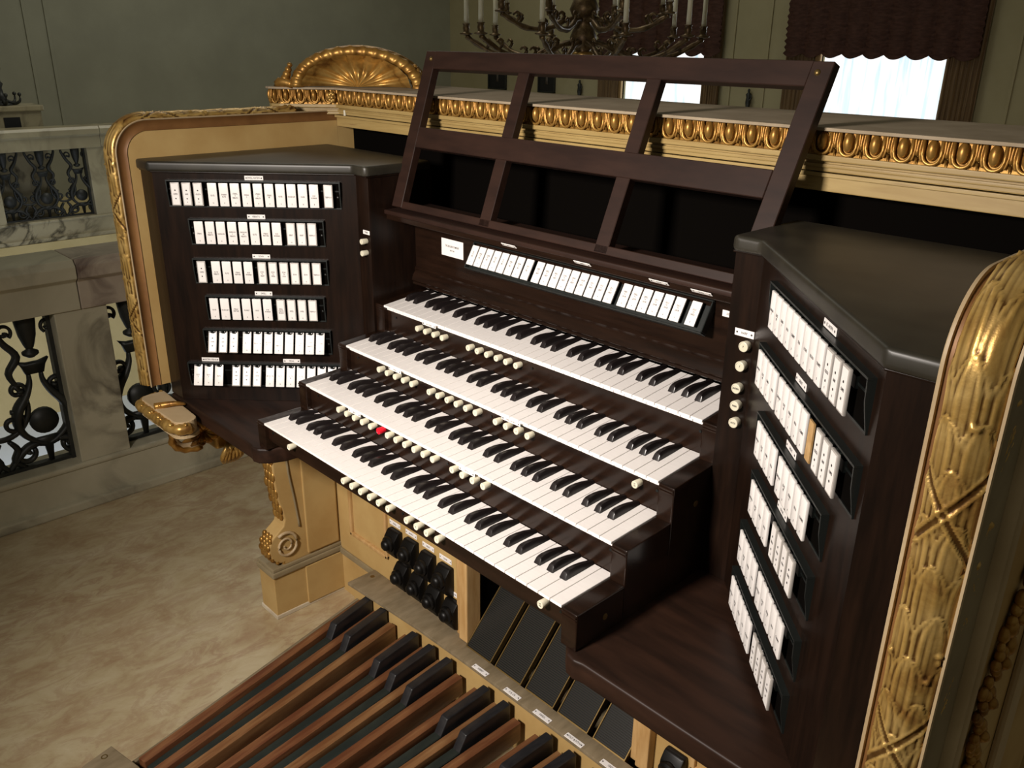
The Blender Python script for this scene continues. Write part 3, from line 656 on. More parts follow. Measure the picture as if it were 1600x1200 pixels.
m = MB(); m.box(280, 790, 545, 558, -700, -101).box(272, 281, 346, 558, -700, -101).box(789, 797, 346, 558, -700, -101); obj('recess_lining', m.mesh('recess_lining', 'void'), case)

# ================================================================== stop jambs: dark cabinets splayed at 45 degrees either side of the keyboards
JL = [(-450, -6), (-389, -6), (-75, 308), (-30, 308), (-30, 480), (-450, 480)]
def jamb(mx, name, label):
    t = thing(name, label, 'cabinet')
    pts = [(mx(x), y) for x, y in JL]
    m = MB(); m.prism(pts, 'z', -64, 470); obj('jamb_body', m.mesh('jamb_body', 'darkz'), t)
    cap = [(-449, -16), (-388, -16), (-74, 298), (-34, 298), (-26, 304), (-26, 478), (-449, 478)]
    m = MB(); m.prism([(mx(x), y) for x, y in cap], 'z', 471, 493, 7, 4); obj('jamb_cap', m.mesh('jamb_cap', 'dusty', 'auto'), t)
    m = MB(); m.prism([(mx(x), y) for x, y in [(-449, -10), (-388, -10), (-74, 304), (-28, 303), (-28, 478), (-449, 478)]], 'z', 468.5, 471.5, 1); obj('cap_bed_moulding', m.mesh('bed', 'darkz'), t)
    return t
jl = jamb(LX, 'stop_jamb', 'dark wooden stop jamb inside the far cream side panel, facing the viewer')
jr = jamb(RX, 'stop_jamb', 'dark wooden stop jamb behind the close-up gold-leafed post')
def knob_mesh(r=6.4, l=15, material='bone'):
    m = MB(); m.lathe((0, 0, 0), (0, 0, 1), [(-1, r-.8), (l-1.2, r), (l-.3, r-.5), (l, r-1.4), (l-.7, r-2.0), (l-.7, 0)], 18); return m.mesh('thumb_piston', material, 'auto')
KNOB, KNOBR, KNOBB = knob_mesh(), knob_mesh(6.8, 15, 'red'), knob_mesh(8.0, 11)
PLATE = {}
def plate(w, h):
    if (w, h) not in PLATE:
        m = MB(); m.box(-w/2, w/2, -h/2, h/2, 0, 1.2, .4, 1); PLATE[(w, h)] = m.mesh('engraved_plate', 'tab')
    return PLATE[(w, h)]
DOT = None
def dot_mesh():
    global DOT
    if DOT is None: m = MB(); m.cyl((0, 0, 0), (0, 0, .25), 1.5, 1.5, 12); DOT = m.mesh('engraved_dot', 'ink')
    return DOT
def name_plate(parent, mw, text, w=40, h=9.5, dots=True, size=5.4, deep=True):
    p = obj('name_plate', plate(w, h), parent, mw)
    if deep:
        obj('engraved_text', text_mesh(text, size, squeeze=.78), p, T(0, 0, 1.25))
        if dots:
            for s in (-1, 1): obj('engraved_dot', dot_mesh(), p, T(s*(w/2-4), 0, 1.2))
    return p
def tablet_mesh(kind, w=20, h=50):
    m = MB(); m.box(-w/2, w/2, -h/2, h/2, -2.2, 1.6, 1.3, 2); return m.mesh('stop_tablet', 'tab' if kind != 'r' else 'tabrim', 'auto')
def inlay_mesh(w=15.5, h=45.5):
    m = MB(); m.box(-w/2, w/2, -h/2, h/2, 1.5, 1.95, .2, 1); return m.mesh('tablet_inlay', 'tab')
m = MB(); m.box(-3, 4, -3, 2, 1, 11, .8, 1).cyl((-8, 0, 8), (6, 0, 8), 1.8, n=8); HOOK = m.mesh('tablet_spring', 'black')
TAB, TABR, INL = tablet_mesh('p'), tablet_mesh('r'), inlay_mesh()
def stop_rail(face, zc, s0, s1, tabs, label, plates=(), tilt=0.0, depth=9.0, h=50, name='stop_tablet_rail'):
    """face: 'L' or 'R'; s: distance along the splayed face from the pillar; tabs: [(s, style, text)]"""
    k = .70710678
    if face == 'L': o0 = Vector((-75, 308, zc)); ds = Vector((-k, -k, 0)); n = Vector((k, -k, 0)); right = -ds
    elif face == 'R': o0 = Vector((921, 308, zc)); ds = Vector((k, -k, 0)); n = Vector((-k, -k, 0)); right = ds
    sg = right.dot(ds); sc = (s0+s1)/2; hw = (s1-s0)/2
    t = thing(name, label, 'stop tablets', frame(o0+ds*sc, right, (0, 0, 1), n))
    H = h/2+4.5
    m = MB()
    o, i, dd = (hw, H), (hw-3.5, H-3.5), depth
    m.prism([(H, -1), (H, dd), (H-2.5, dd), (H-3, 1), (H-3, -1)], 'x', -hw, hw).prism([(-H, -1), (-H, 2.5), (-H+3, 2.5), (-H+3, -1)], 'x', -hw, hw)
    for a in (-hw, hw-2.5): m.prism([(H-3, -1), (H-3, dd), (4, dd-1), (-H+3, 2.5), (-H+3, -1)], 'x', a, a+2.5)
    obj('tray_rim', m.mesh('tray_rim', 'tray'), t)
    m = MB(); m.box(-hw+2, hw-2, -H+2, H-2, 0, 1.2); obj('tray_back', m.mesh('tray_back', 'void'), t)
    m = MB()
    for q in tabs: x = sg*(q[0]-sc); m.box(x-7, x+7, 4, 17, 1, 5)
    m.box(-hw+4, hw-4, 8, 11, .8, 2.4); obj('hinge_rail', m.mesh('hinge_rail', 'black'), t)
    for q in tabs: obj('tablet_spring', HOOK, t, T(sg*(q[0]-sc), h/2-1.5, 0))
    for s in (-1, 1): m = MB(); m.lathe((s*(hw-7), -4, 1), (s*(hw-7), -4, 2), [(0, 2.4), (1.4, 2.0), (1.8, 0)], 12); obj('screw', m.mesh('screw', 'hingedark'), t)
    ca, sa = math.cos(tilt), math.sin(tilt)
    for q in tabs:
        s, style, txt = q[:3]
        mw = T(sg*(s-sc), 0, depth+3) @ Matrix.Rotation(-tilt, 4, 'X')
        p = obj('stop_tablet', TABR if style in 'dr' else TAB, t, mw)
        if style in 'dr':
            obj('tablet_inlay', INL, p)
        zt = 2.05 if style in 'dr' else 1.7
        if style == 'd':
            obj('engraved_dot', dot_mesh(), p, T(0, 8.5, zt)); obj('engraved_dot', dot_mesh(), p, T(0, -9.5, zt))
            obj('engraved_text', text_mesh(txt, 4.6, squeeze=.62), p, T(0, 0, zt))
            if len(q) > 3: obj('engraved_text', text_mesh(q[3], 4.2), p, T(0, -17, zt))
        elif style != 'b':
            obj('engraved_text', text_mesh(txt, 4.8, squeeze=.62, line=.95), p, T(0, -2, zt))
            if len(q) > 3: obj('engraved_text', text_mesh(q[3], 4.6), p, T(0, -18, zt))
    for s, txt, w in plates: name_plate(t, T(sg*(s-sc), H+5.6, 0), txt, w)
    return t
Lrow = lambda ss, st: list(zip(ss, st))
def rowtabs(ss, spec): return [(s, *q) for s, q in zip(ss, spec)]
F, S_ = 'p', 'r'
stop_rail('L', 425, 34, 414, rowtabs([392.7, 368, 343.2, 311.7, 287, 262.5, 237.5, 212.5, 188, 163.5, 139.5, 115, 90.5, 59.3],
  [('d', 'CHIMES'), ('d', 'HARP', '8'), ('d', 'CELESTA', '4'), (F, 'FLUTE', '16'), (F, 'SPANISH\nFLUTE', '8'), (F, 'STRING\nF\nVIBRATO', '8'), (F, 'STRING\nF', '8'), (F, 'STRING\nP\nVIBRATO', '8'), (F, 'STRING\nMF', '8'), (F, 'FLUTE', '4'), (F, 'FLAGEOLET', '2'), (F, 'HORN', '16'), (F, 'VOX\nHUMANA', '8'), ('r', 'TREMOLO')]),
  'topmost and longest row of white stop tablets on the jamb facing the viewer', [(222, 'SWELL ANTIPH.', 41)])
stop_rail('L', 341, 75, 375, rowtabs([351.2, 326.5, 302.5, 277.5, 252.7, 228, 203.5, 179, 147.5, 124, 100.5],
  [(F, 'STRING', '16'), (F, 'FLUTE\nVIBRATO', '8'), (F, 'DIAPASON', '8'), (F, 'DIAPASON\nF\nVIBRATO', '8'), (F, 'DIAPASON\nMF\nVIBRATO', '8'), (F, 'FLUTE', '4'), (F, 'STRING\nMIXTURE'), (F, 'VOX\nHUMANA', '8'), ('r', 'GREAT', '16'), ('r', 'GREAT', '4'), ('r', 'TREMOLO')]),
  'second row of white stop tablets from the top, on the jamb facing the viewer', [(225, 'VIBRATO', 40)])
stop_rail('L', 252, 73, 377, rowtabs([356, 323.3, 299.2, 275, 250.5, 219.4, 195, 170.2, 145.7, 121.2, 96.7],
  [('d', 'CHIMES'), (F, 'FLUTE\nVIBRATO', '8'), (F, 'FLUTE', '4'), (F, 'STRING\nMIXTURE'), (F, 'VOX\nHUMANA', '8'), ('r', 'ECHO\nTO\nGREAT'), ('r', 'ECHO\nTO\nSWELL'), ('r', 'ECHO\nTO\nSOLO'), ('r', 'ECHO', '16'), ('r', 'ECHO', '4'), ('r', 'TREMOLO')]),
  'third row of stop tablets, a single dotted one first, on the jamb facing the viewer', [(222, 'ECHO', 40)])
stop_rail('L', 166, 85, 358, rowtabs([337.7, 313, 288, 263.5, 239.5, 215.2, 184.5, 160.3, 136, 111.7],
  [(F, 'FLUTE', '4'), (F, 'FLAGEOLET', '2'), (F, 'STRING\nMIXTURE'), (F, 'TRUMPET', '8'), (F, 'OBOE', '8'), (F, 'VOX\nHUMANA', '8'), ('r', 'SWELL\nUNISON\nRELEASE'), ('r', 'SWELL', '16'), ('r', 'SWELL', '4'), ('r', 'TREMOLO')]),
  'fourth and shortest row of stop tablets on the jamb facing the viewer', [(225, 'SWELL', 40)])
stop_rail('L', 86, 76, 373, rowtabs([351.3, 326.7, 301.8, 271, 246, 221.3, 196.8, 172.7, 148.5, 124.6, 100.7],
  [('d', 'CHIMES'), ('d', 'HARP', '8'), ('d', 'CELESTA', '4'), (F, 'FLUTE', '16'), (F, 'BOURDON', '8'), (F, 'SPANISH\nFLUTE', '8'), (F, 'STRING\nF\nVIBRATO', '8'), (F, 'STRING\nF', '8'), (F, 'STRING\nMF', '8'), (F, 'STRING\nP\nVIBRATO', '8'), (F, 'STRING\nP', '8')]),
  'fifth row of stop tablets, tilted to catch the light, on the jamb facing the viewer', (), .38)
stop_rail('L', 3, 8, 419, rowtabs([394.6, 369.9, 345.5, 304.7, 280, 255.4, 224.9, 200.5, 176, 151.8, 127.5, 103, 78.5, 54],
  [(F, 'FLUTE\nF', '16'), (F, 'FLUTE\nP', '16'), (F, 'FLUTE', '8'), ('d', 'HARP', '16'), ('d', 'HARP', '8'), ('d', 'CHIMES'), (F, 'BOURDON\nF', '16'), (F, 'FLUTE\nF', '16'), (F, 'FLUTE\nMF', '16'), (F, 'FLUTE\nP', '16'), (F, 'CELLO', '8'), (F, 'FLUTE', '8'), (F, 'TUBA', '16'), (F, 'OBOE', '16')]),
  'lowest row of stop tablets, partly behind the key cheeks, on the jamb facing the viewer', [(366, 'ANTIPH. PEDAL', 41), (174, 'PEDAL', 40)], .38)
# the jamb seen edge-on
def even(a, n, pitch=24.4): return [a+pitch*i for i in range(n)]
U = lambda n, base='SOLO': [(F, x, str(y)) for x, y in [('DIAPASON\nF', 8), ('FLUTE\nMF', 8), ('STRING\nF', 8), ('VIOLA', 8), ('CLARINET', 8), ('TUBA', 8), ('OCTAVE', 4), ('PICCOLO', 2), ('TRUMPET', 8)]][:n]
D3 = [('d', 'CELESTA', '4'), ('d', 'HARP', '8'), ('d', 'CHIMES')]
D4 = [('d', 'PIANO', '16'), ('d', 'PIANO', '8'), ('d', 'PIANO', '4'), ('d', 'CHIMES')]
stop_rail('R', 425, 75, 428, rowtabs(even(114, 9, 24.3)+even(335.5, 3, 24.4), U(9)+D3), 'topmost row of stop tablets on the jamb seen edge-on by the gold post', [(290, 'GT. ANTIPH.', 41)])
stop_rail('R', 335, 60, 432, rowtabs(even(87, 4)+even(190, 5, 24.3)+even(341, 3), U(4)+U(5)+D3), 'second row of stop tablets, with a brown empty slot, on the jamb seen edge-on', [(225, 'GREAT', 40)])
stop_rail('R', 246, 92, 372, rowtabs(even(124, 4)+even(231, 5), U(4)+U(5)), 'third row of stop tablets from the top on the jamb seen edge-on', [(225, 'GREAT', 40)])
stop_rail('R', 160, 100, 362, rowtabs(even(131, 4)+even(243, 4), U(4)+D4), 'fourth row of stop tablets, ending in four dotted ones, on the jamb seen edge-on', [(225, 'CHOIR', 40)])
stop_rail('R', 67, 78, 355, rowtabs(even(109, 4)+even(214, 5), U(4)+U(5)), 'fifth row of stop tablets from the top on the jamb seen edge-on')
stop_rail('R', -21, 66, 346, rowtabs(even(95, 5)+even(229, 4), U(5)+D4), 'lowest row of stop tablets, close over the table, on the jamb seen edge-on')
# pistons and plates on the pillars
def front(x, y, z): return frame((x, y, z), (1, 0, 0), (0, 0, 1), (0, -1, 0), False)
for x, z, tx in ((911, 336, 'P'), (909, 305, 'F'), (907, 269.5, 'ANTIPH.'), (908, 242, 'MAIN'), (909, 214.5, 'BOTH')):
    k = obj('pillar_piston', KNOBB, jr, front(x, 308, z)); obj('engraved_text', text_mesh(tx, 4.2, squeeze=.7), k, T(0, 0, 10.6))
name_plate(jr, front(905, 308, 353), 'HARP', 32, 11)
for z in (331, 305): obj('pillar_piston', KNOB, jl, front(-45, 308, z))
name_plate(jl, front(-44, 308, 350), 'TREMS', 24, 9, False)
m = MB()
for a in (.45, ): m.box(1062, 1066, 166, 170, 300, 362, 0)
m = MB(); m.bm.free()
slot = obj('empty_tablet_slot', (lambda mm: (mm.box(-8, 8, -24, 24, 0, 2), mm)[1].mesh('slot', 'oak'))(MB()), None, frame((921+314.5*.7071-8, 308-314.5*.7071-8, 335), (.7071, -.7071, 0), (0, 0, 1), (-.7071, -.7071, 0)))
slot.parent = jr; slot.matrix_parent_inverse = jr.matrix_world.inverted()

# ================================================================== the key table, keyboards, coupler rail
tb = [(RX(-446), 556), (-446, 556), (-446, -10), (-52, -10), (-38, -14), (-22, -10), (-6, 6), (8, 40), (12, 95), (12, 110), (834, 110), (834, 95), (838, 40), (852, 6), (868, -10), (884, -14), (898, -10), (RX(-446), -10)]
m = MB(); m.prism(tb, 'z', -100, -64.5, 5, 3); o = obj('key_table', m.mesh('key_table', 'table', 'auto')); tag(o, 'wide dark wooden table slab with rounded corners under the stacked keyboards', 'table')
SK = [0, 104.1, 209.4, 313.5, 428]; HK = [0, 60, 123, 193.6]; TK = [0, .033, .066, .10]
BC = {1: 21.15, 3: 49.35, 6: 90.6, 8: 117.5, 10: 144.4}
WN = [0, 2, 4, 5, 7, 9, 11]
def key_meshes(k):
    t = TK[k]; Ld = SK[k+1]-SK[k]+10; out = {}
    def shear(m):
        for v in m.bm.verts: v.co.z += v.co.y*t
        return m
    for i, nidx in enumerate(WN+[12]):
        j = i % 7; x0 = j*23.5; lo, hi = .5, 23.5-.5; l2, h2 = lo, hi
        if nidx != 12:
            if nidx+1 in BC: h2 = BC[nidx+1]-6.4-x0
            if nidx-1 in BC: l2 = BC[nidx-1]+6.4-x0
        def poly(y0): 
            p = [(lo, y0), (hi, y0), (hi, 49)] if h2 != hi else [(lo, y0), (hi, y0)]
            p += [(h2, 49)] if h2 != hi else []
            p += [(h2, Ld), (l2, Ld)]
            p += [(l2, 49)] if l2 != lo else []
            p += [(lo, 49)] if l2 != lo else []
            return p
        m = MB(); m.prism(poly(0), 'z', -4.6, 0, .55, 1); m.prism(poly(9), 'z', -13, -4.6)
        out[nidx] = shear(m).mesh('white_key', 'ivory')
    m = MB(); prof = [(47.5, -1, 6.3), (48.5, 1, 6.2), (52.5, 10.2, 4.9), (55, 11.8, 4.5), (61, 12.6, 4.5), (74, 12.0, 4.4), (88, 9.9, 4.3), (100, 7.0, 4.1), (Ld, 3.6, 3.9)]
    rings = []
    for y, z, hw in prof:
        bw = 6.3
        if z <= 1: pts = [(-bw, -1), (-bw, z), (-bw*.7, z), (bw*.7, z), (bw, z), (bw, -1)]
        else: pts = [(-bw, -1), (-(hw+.3), z-2.0), (-(hw-1.2), z), (hw-1.2, z), (hw+.3, z-2.0), (bw, -1)]
        if y < 54: pts = [(a*(.98), b) for a, b in pts]
        rings.append([m.bm.verts.new((a/1000, y/1000, b/1000)) for a, b in pts])
    for A, B in zip(rings, rings[1:]):
        for i in range(6): m.bm.faces.new((A[i], A[(i+1) % 6], B[(i+1) % 6], B[i]))
    m.bm.faces.new(rings[0]); m.bm.faces.new(rings[-1])
    out['b'] = shear(m).mesh('black_key', 'ebony', 'auto'); return out
PIST = [([106, 298.5, 326, 354, 382, 409, 437, 490, 517, 544.5, 572, 809], -16, {}),
        ([126.5, 155, 182.5, 210, 238, 293.5, 320.5, 348, 376, 403, 430.5, 485, 512, 539, 566.5], -18.5, {266: 1}),
        ([124, 152, 180, 207.5, 235, 291, 318, 346, 373, 400.5, 428, 483, 510, 537.5, 565, 804], -21.5, {}),
        ([123, 150.5, 178.5, 206, 289, 316, 344, 372, 399, 427], -25, {})]
LAB = [[], [(180, 'GREAT', 42), (521, 'PEDAL', 42)], [(176, 'SWELL', 42), (520, 'SWELL ANTIPH.', 48)], [(160, 'SOLO ECHO', 44)]]
KL = ['lowest keyboard with ivory keys, in front of the cream knee panel, pistons below', 'second keyboard from below, with a single red piston under its ivory keys',
      'third keyboard from below, two engraved plates under its ivory keys', 'topmost keyboard, right below the angled coupler tablets']
for k in range(4):
    t = thing('keyboard', KL[k], 'organ keyboard', T(0, SK[k], Z0+HK[k])); KM = key_meshes(k)
    wi = 0
    for n in range(61):
        o_, nn = divmod(n, 12)
        if nn in BC: obj('black_key', KM['b'], t, T(o_*164.5+BC[nn], 0, 0))
        else: obj('white_key', KM[12 if n == 60 else nn], t, T(wi*23.5, 0, 0)); wi += 1
    Ld = SK[k+1]-SK[k]; low = -42 if k == 0 else HK[k-1]-HK[k]+(SK[k]-SK[k-1])*TK[k-1]
    m = MB(); m.box(0, 846, 9 if k == 0 else 11, 15 if k == 0 else 22, low+.3, -6-.0); obj('piston_rail', m.mesh('piston_rail', 'dark'), t)
    if k == 0: m = MB(); m.box(0, 846, 15, 108, -42, -38); obj('key_bed', m.mesh('key_bed', 'dark'), t)
    m = MB()
    for x in (30, 458, 838) if k else (20, 463, 838): m.cyl((x, 9.5, -19-2*k), (x, 7.2 if k == 0 else 9.6, -19-2*k), 2.6, 2.2, 10)
    obj('rail_screw', m.mesh('rail_screw', 'black'), t)
    xs, zz, red = PIST[k]; yf = 9 if k == 0 else 11
    num = 0
    for x in xs+list(red):
        r = x in red; p = obj('thumb_piston', KNOBR if r else KNOB, t, front(x, yf, zz))
        num += 1
        if r: p['label'] = 'red thumb piston'
        elif k == 0 or x > 270: obj('engraved_number', text_mesh('GT.\nON' if x > 800 else str(num % 10), 3.6 if x > 800 else 5), p, T(0, 0, 14.5))
    for x, tx, w in LAB[k]: name_plate(t, front(x, 1.6, -8.4), tx, w, 7.0, True, 4.4)
    for s in (-1, 1):
        x0, x1 = (-30, -.5) if s < 0 else (846.5, 876)
        y1 = Ld if k < 3 else 126
        zb = -64-HK[k]
        m = MB(); m.prism([(0, zb), (0, -2), (y1, -2+y1*TK[k]), (y1, zb)], 'x', x0, x1, 2.2, 3)
        obj('key_cheek', m.mesh('key_cheek', 'dark', 'auto'), t)
        m = MB(); m.box(x0+1, x1-1, -2.2, 1, -9, -5, 1.2, 2).box(x0+1, x1-1, -1.8, 1, -13.5, -10.5, 1.2, 2); obj('cheek_reeding', m.mesh('reeding', 'dark', 'auto'), t)
        if k == 0 or k == 2:
            m = MB(); xx = x1 if s > 0 else x0; m.cyl((xx-.5*s, 62, -34 if k == 0 else -50), (xx+.8*s, 62, -34 if k == 0 else -50), 5.5, 5, 14); obj('cheek_screw', m.mesh('cheek_screw', 'brasssmall', 'auto'), t)
# ------------------------------------------------------------------ fascia over the top keyboard, shelf, maker's plate, coupler tablets
fas = thing('coupler_fascia', 'dark panel over the topmost keyboard with maker plate and engraved labels', 'panel')
m = MB(); m.box(-30, 876, 431, 443, 216, 387.5); obj('fascia_board', m.mesh('fascia_board', 'dark'), fas)
m = MB(); m.prism([(443, 216), (424, 216), (419, 219), (421, 223), (417, 228), (421, 240), (428, 248), (426, 254), (431, 260), (443, 260)], 'x', -30, 876); obj('thumper_moulding', m.mesh('thumper', 'dark', 'auto'), fas)
pl = obj('maker_plate', plate(73, 38), fas, front(101, 431, 321)); obj('engraved_text', text_mesh('THE AEOLIAN COMPANY', 6.6, squeeze=.62), pl, T(0, 3.5, 1.3)); obj('engraved_text', text_mesh('NEW YORK', 4.6, squeeze=.62), pl, T(0, -5.5, 1.3))
name_plate(fas, front(803, 431, 333), 'DISCS', 28, 11, False)
sh = thing('desk_shelf', 'dark brown shelf with rounded nosing carrying the music desk', 'shelf')
m = MB(); m.box(-30, 876, 346, 470, 388, 398, 3, 3); obj('shelf_board', m.mesh('shelf_board', 'desk', 'auto'), sh)
m = MB(); m.box(-30, 876, 352, 360, 376, 389, 2, 2); obj('shelf_lip', m.mesh('shelf_lip', 'dark'), sh)
for x, tx in ((364, 'PEDAL'), (550, 'GREAT'), (716, 'CHOIR'), (798, 'SWELL')): name_plate(sh, frame((x, 350, 384.5), (1, 0, 0), (0, -.75, .66), (0, -.66, -.75), False), tx, 38, 8.5, True, 4.6)
cx = [181.2, 203.9, 226.4, 249, 271.6, 294.4, 317.3, 341.5, 371, 394.2, 417, 439.4, 461.5, 484.4, 507.2, 530, 553, 585, 607.4, 629.8, 652.4, 675.2, 698.3, 730.1]
cx = [190+(c-181.2)*1.0125 for c in cx]
ctx = ['GT.\nTO\nPED.', 'SWELL\nTO\nPED.', 'CHOIR\nTO\nPED.', 'SOLO\nTO\nPED.', 'GT.\nTO\nPED.', 'SWELL\nTO\nPED.', 'CHOIR\nTO\nPED.', 'SOLO\nTO\nPED.'] + ['SWELL\nTO\nGREAT']*3+['CHOIR\nTO\nGREAT']*3+['SOLO\nTO\nGREAT']*3+['SWELL\nTO\nCHOIR']*3+['SOLO\nTO\nCHOIR']*3+['SOLO\nTO\nSWELL']
cn = ['8', '8', '8', '8', '4', '4', '4', '4']+['16', '8', '4']*5+['8']
tl = math.atan2(21, 37)
cr = thing('coupler_tablet_rail', 'long tilted row of white coupler tablets over the topmost keyboard', 'stop tablets', frame((462, 412, 325), (1, 0, 0), (0, math.sin(tl), math.cos(tl)), (0, -math.cos(tl), math.sin(tl))))
m = MB(); X0, X1 = 178-462, 774-462
for a, b, c, d in ((X0, X1, 27, 30), (X0, X1, -30, -27), (X0, X0+3, -27, 27), (X1-3, X1, -27, 27)): m.box(a, b, c, d, -15, 2, 1, 1)
m.box(X0+2, X1-2, -28, 28, -12, -10); obj('tray_rim', m.mesh('coupler_tray', 'tray'), cr)
m = MB()
for x in cx: m.box(x-462-7, x-462+7, 6, 18, -10, -4)
obj('hinge_rail', m.mesh('hinges', 'black'), cr)
CT = tablet_mesh('p', 19.5, 43)
for x, a, b in zip(cx, ctx, cn):
    p = obj('coupler_tablet', CT, cr, T(x-462, 0, 0)); obj('engraved_text', text_mesh(a, 4.6, squeeze=.62, line=.95), p, T(0, 2, 1.7)); obj('engraved_text', text_mesh(b, 4.2), p, T(0, -15, 1.7))

# ------------------------------------------------------------------ music desk
md = thing('music_desk', 'tall open dark-brown wooden music desk leaning back over the keyboards', 'music stand')
def dp(u, v, n=0):
    """u: -1..1 across, v: 0..1 up the leaning frame; n: mm out of its plane"""
    hw = 449+21*max(v, 0)**1.3; y, z = 382+124*v, 398+317*v; return (424+u*hw, y-n*.93, z+n*.36)
def bar(name, a, b, w, horiz, th=19, v0=None):
    m = MB(); A = []
    for (u, v), sg in (((a), 1), ((b), 1)):
        pass
    P_ = lambda u, v, du, n: (lambda q: (q[0]+du, q[1], q[2]))(dp(u, v, n))
    vs = []
    if horiz:
        for (u, v) in (a, b):
            for dv, n in ((-w/2, 0), (w/2, 0), (w/2, th), (-w/2, th)): q = dp(u, v+dv/340.0, n); vs.append(q)
    else:
        for (u, v) in (a, b):
            for du, n in ((-w/2, 0), (w/2, 0), (w/2, th), (-w/2, th)): q = dp(u, v, n); vs.append((q[0]+du, q[1], q[2]))
    bm = m.bm; V = [bm.verts.new([c/1000 for c in q]) for q in vs]
    for f in ((0, 1, 2, 3), (4, 5, 6, 7), (0, 1, 5, 4), (1, 2, 6, 5), (2, 3, 7, 6), (3, 0, 4, 7)): bm.faces.new([V[i] for i in f])
    bmesh.ops.bevel(bm, geom=list(bm.edges), offset=.0012, segments=1, affect='EDGES')
    return obj(name, m.mesh(name, 'desk'), md)
e = 1-17/460
bar('stile', (-e, 0), (-e, 1), 34, False); bar('stile', (e, 0), (e, 1), 34, False)
bar('stile', (-.335, 0), (-.335, .94), 30, False, 18); bar('stile', (.335, 0), (.335, .94), 30, False, 18)
bar('desk_rail', (-.93, .945), (.93, .945), 38, True, 19.6); bar('desk_rail', (-.93, .455), (.93, .455), 44, True, 19.6)
bar('desk_rail', (-.93, .02), (.93, .02), 16, True, 18)
for u in (-.955, .955):
    q = dp(u, .95, 19); m = MB(); m.lathe(q, (q[0], q[1]-.93, q[2]+.36), [(0, 5), (2, 4.4), (3.4, 2.6), (3.8, 0)], 12); obj('corner_stud', m.mesh('corner_stud', 'brasssmall', True), md)

# ================================================================== pedalboard (radiating), ledge with engraved labels, swell shoes, toe studs
pb = thing('pedalboard', 'radiating pedalboard of red-brown naturals and black sharps on the stone floor', 'pedalboard')
CX, RAD, YR = 509, 2590, 252
def pedal_mw(x):
    a = -(x-CX)/RAD
    return T(x, YR, 0) @ Matrix.Rotation(a, 4, 'Z')
def natural_mesh(material, w, nm):
    m = MB(); m.box(-w/2, w/2, -640, 0, -645, -597, 2.2, 2); return m.mesh(nm, material, 'auto')
NATS = [natural_mesh('pedal', 22, 'natural_pedal'), natural_mesh('pedal2', 22, 'natural_pedal')]
m = MB(); m.prism([(-632, -650), (-632, -606), (-118, -604), (0, -604), (0, -650)], 'x', -10.5, 10.5, 1.5, 1); SHAFT = m.mesh('sharp_shaft', 'shaft', 'auto')
m = MB(); m.prism([(-150, -626), (-147, -606), (-126, -572), (-120, -571), (-3, -568), (0, -571), (0, -626)], 'x', -10.5, 10.5, 2.6, 3); BLOCK = m.mesh('sharp_block', 'sharp', 'auto')
nx = -62.0; n = 0
for s in range(30):
    nn = s % 12
    if nn in BC:
        x = -62+63.5*(n-.5); p = obj('sharp_pedal', SHAFT, pb, pedal_mw(x)); obj('raised_block', BLOCK, p)
    else:
        x = -62+63.5*n; obj('natural_pedal', NATS[(n*5) % 3 == 1], pb, pedal_mw(x)); n += 1
for x, nm in ((-88, 'frame_side'), (1043, 'frame_side')):
    m = MB(); m.box(-4, 4, -655, 8, -700, -606, 1.5); obj('frame_side', m.mesh('frame_side', 'ledge'), pb, pedal_mw(x))
m = MB(); m.prism([(4, -403), (94, -384), (300, -370), (509, -366), (712, -370), (900, -384), (952, -394), (940, -462), (712, -436), (509, -432), (300, -436), (20, -466)], 'z', -700, -592, 2); o = obj('heel_rail', m.mesh('heel_rail', 'ledge'), pb)
m = MB(); m.lathe((24, -424, -592.5), (24, -424, -591.5), [(0, 7), (.8, 6.4), (.8, 4.4), (-1, 3.2), (-1, 0)], 12); obj('frame_screw', m.mesh('frame_screw', 'brasssmall'), pb)

lg = thing('toe_ledge', 'dusty olive-brown ledge board behind the pedals with engraved name plates', 'ledge')
m = MB(); m.prism([(-106, 238), (0, 246), (160, 256), (330, 260), (1104, 260), (1104, 298), (400, 298), (330, 302), (280, 318), (262, 323), (-106, 323)], 'z', -566, -557, 1.5); obj('ledge_board', m.mesh('ledge_board', 'ledge', 'auto'), lg)
m = MB(); m.prism([(-104, 254), (0, 258), (160, 264), (330, 266), (1102, 266), (1102, 282), (330, 282), (-104, 262)], 'z', -700, -566, 1); obj('rear_rail', m.mesh('rear_rail', 'cream'), lg)
for x, tx in ((376, 'GREAT'), (478, 'S. & CH.'), (568, 'SWELL'), (658, 'SOLO & ECHO'), (752, 'CRES.')): name_plate(lg, frame((x, 266, -557), (1, 0, 0), (0, 1, 0), (0, 0, 1), False), tx, 46, 13, True, 7)
m = MB(); m.lathe((-84, 300, -557.5), (-84, 300, -556.5), [(0, 7), (.6, 6), (.6, 0)], 12); obj('ledge_screw', m.mesh('ledge_screw', 'brasssmall'), lg)

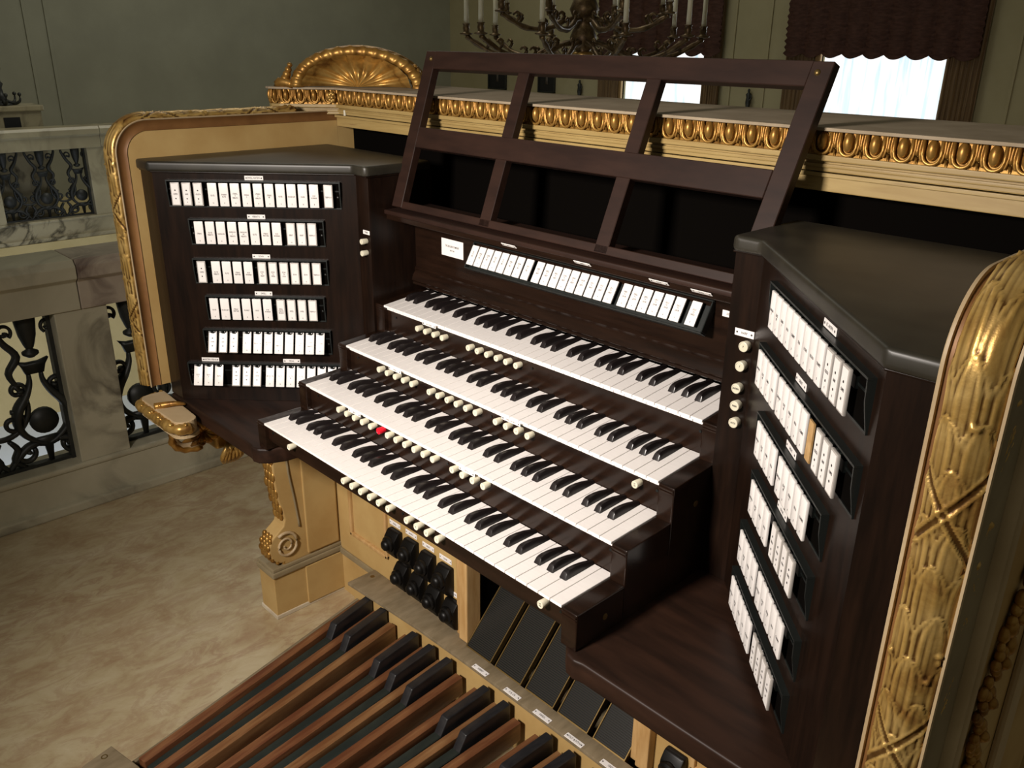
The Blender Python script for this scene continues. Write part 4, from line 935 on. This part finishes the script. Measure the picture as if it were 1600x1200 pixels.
def shoe_mesh():
    w, L = 84, 262; m = MB()
    m.box(-w/2+2, w/2-2, 0, L, -14, -2); b = m.mesh('shoe_plate', 'black')
    m = MB(); nr = 58
    for i in range(nr): y = 3+i*(L-6)/nr; m.box(-w/2+4, w/2-4, y, y+2.6, -3, 0)
    r = m.mesh('ribbed_tread', 'rubber')
    m = MB(); m.box(-w/2, -w/2+3, -1, L, -14, 1.2, .6, 1).box(w/2-3, w/2, -1, L, -14, 1.2, .6, 1).box(-w/2, w/2, -3, 1, -14, 1, .6, 1); e = m.mesh('metal_trim', 'brasssmall')
    return b, r, e
SB, SR, SE = shoe_mesh()
SL = ['ribbed black rubber swell shoe next to the oak post and toe studs', 'second ribbed swell shoe from the oak post by the toe studs', 'middle one of the five ribbed black swell shoes',
      'fourth ribbed swell shoe, half under the table edge', 'ribbed black swell shoe at the far end from the toe studs, by the other post']
for i, x in enumerate((332, 429, 526, 622, 720)):
    up = Vector((0, 1, 1.06)).normalized(); nm = Vector((0, -1.06, 1)).normalized()
    t = thing('swell_shoe', SL[i], 'expression pedal', frame((x, 299, -556), (1, 0, 0), up, nm), 'swell shoes in the knee recess')
    obj('shoe_plate', SB, t); obj('ribbed_tread', SR, t); obj('metal_trim', SE, t)

def stud_meshes():
    m = MB(); m.prism([(0, 34), (-14, 34), (-26, 16), (-30, -16), (-22, -34), (0, -46)], 'x', -22, 22, 4, 2); b = m.mesh('stud_body', 'rubberstud', 'auto')
    m = MB(); m.lathe((0, -24, 2), (0, -25, 2), [(-4, 18), (4, 21), (9, 20), (12, 15), (14, 15), (19, 12.5), (22, 8), (23, 0)], 20); c = m.mesh('stud_cap', 'rubberstud', 'auto')
    return b, c
TB, TC = stud_meshes()
tops = ['left end', '', '', '']
SLB = {(0, 0): 'black toe stud of the upper row, farthest from the swell shoes', (0, 1): 'black toe stud, second in the upper row from its far end', (0, 2): 'black toe stud, third in the upper row from its far end', (0, 3): 'black toe stud ending the upper row beside the oak post',
       (1, 0): 'black toe stud of the lower row, farthest from the swell shoes', (1, 1): 'black toe stud, second in the lower row from its far end', (1, 2): 'black toe stud, third in the lower row from its far end', (1, 3): 'black toe stud ending the lower row beside the oak post'}
for r, (zs, xs) in enumerate(((-418, (2, 68, 134, 198)), (-500, (34, 98, 160, 224)))):
    for i, x in enumerate(xs):
        z = zs - (2, 0, 8, 14)[i]*.6
        t = thing('toe_stud', SLB[(r, i)], 'toe stud', T(x, 323.6, Z0+z), 'black toe studs on the cream knee panel')
        obj('stud_body', TB, t); obj('stud_cap', TC, t)
        name_plate(t, frame((-8 if r == 0 else -4, 0, 44), (1, 0, 0), (0, 0, 1), (0, -1, 0), False), ('SWELL', 'ANTIPH.', 'GREAT', 'CHOIR')[i], 44, 13, True, 6)
t = thing('toe_stud', 'black toe stud under a ROLL plate beyond the farther post', 'toe stud', T(862, 323.6, Z0-508))
obj('stud_body', TB, t); obj('stud_cap', TC, t); name_plate(t, frame((-6, 0, 46), (1, 0, 0), (0, 0, 1), (0, -1, 0), False), 'ROLL', 44, 13, True, 8)
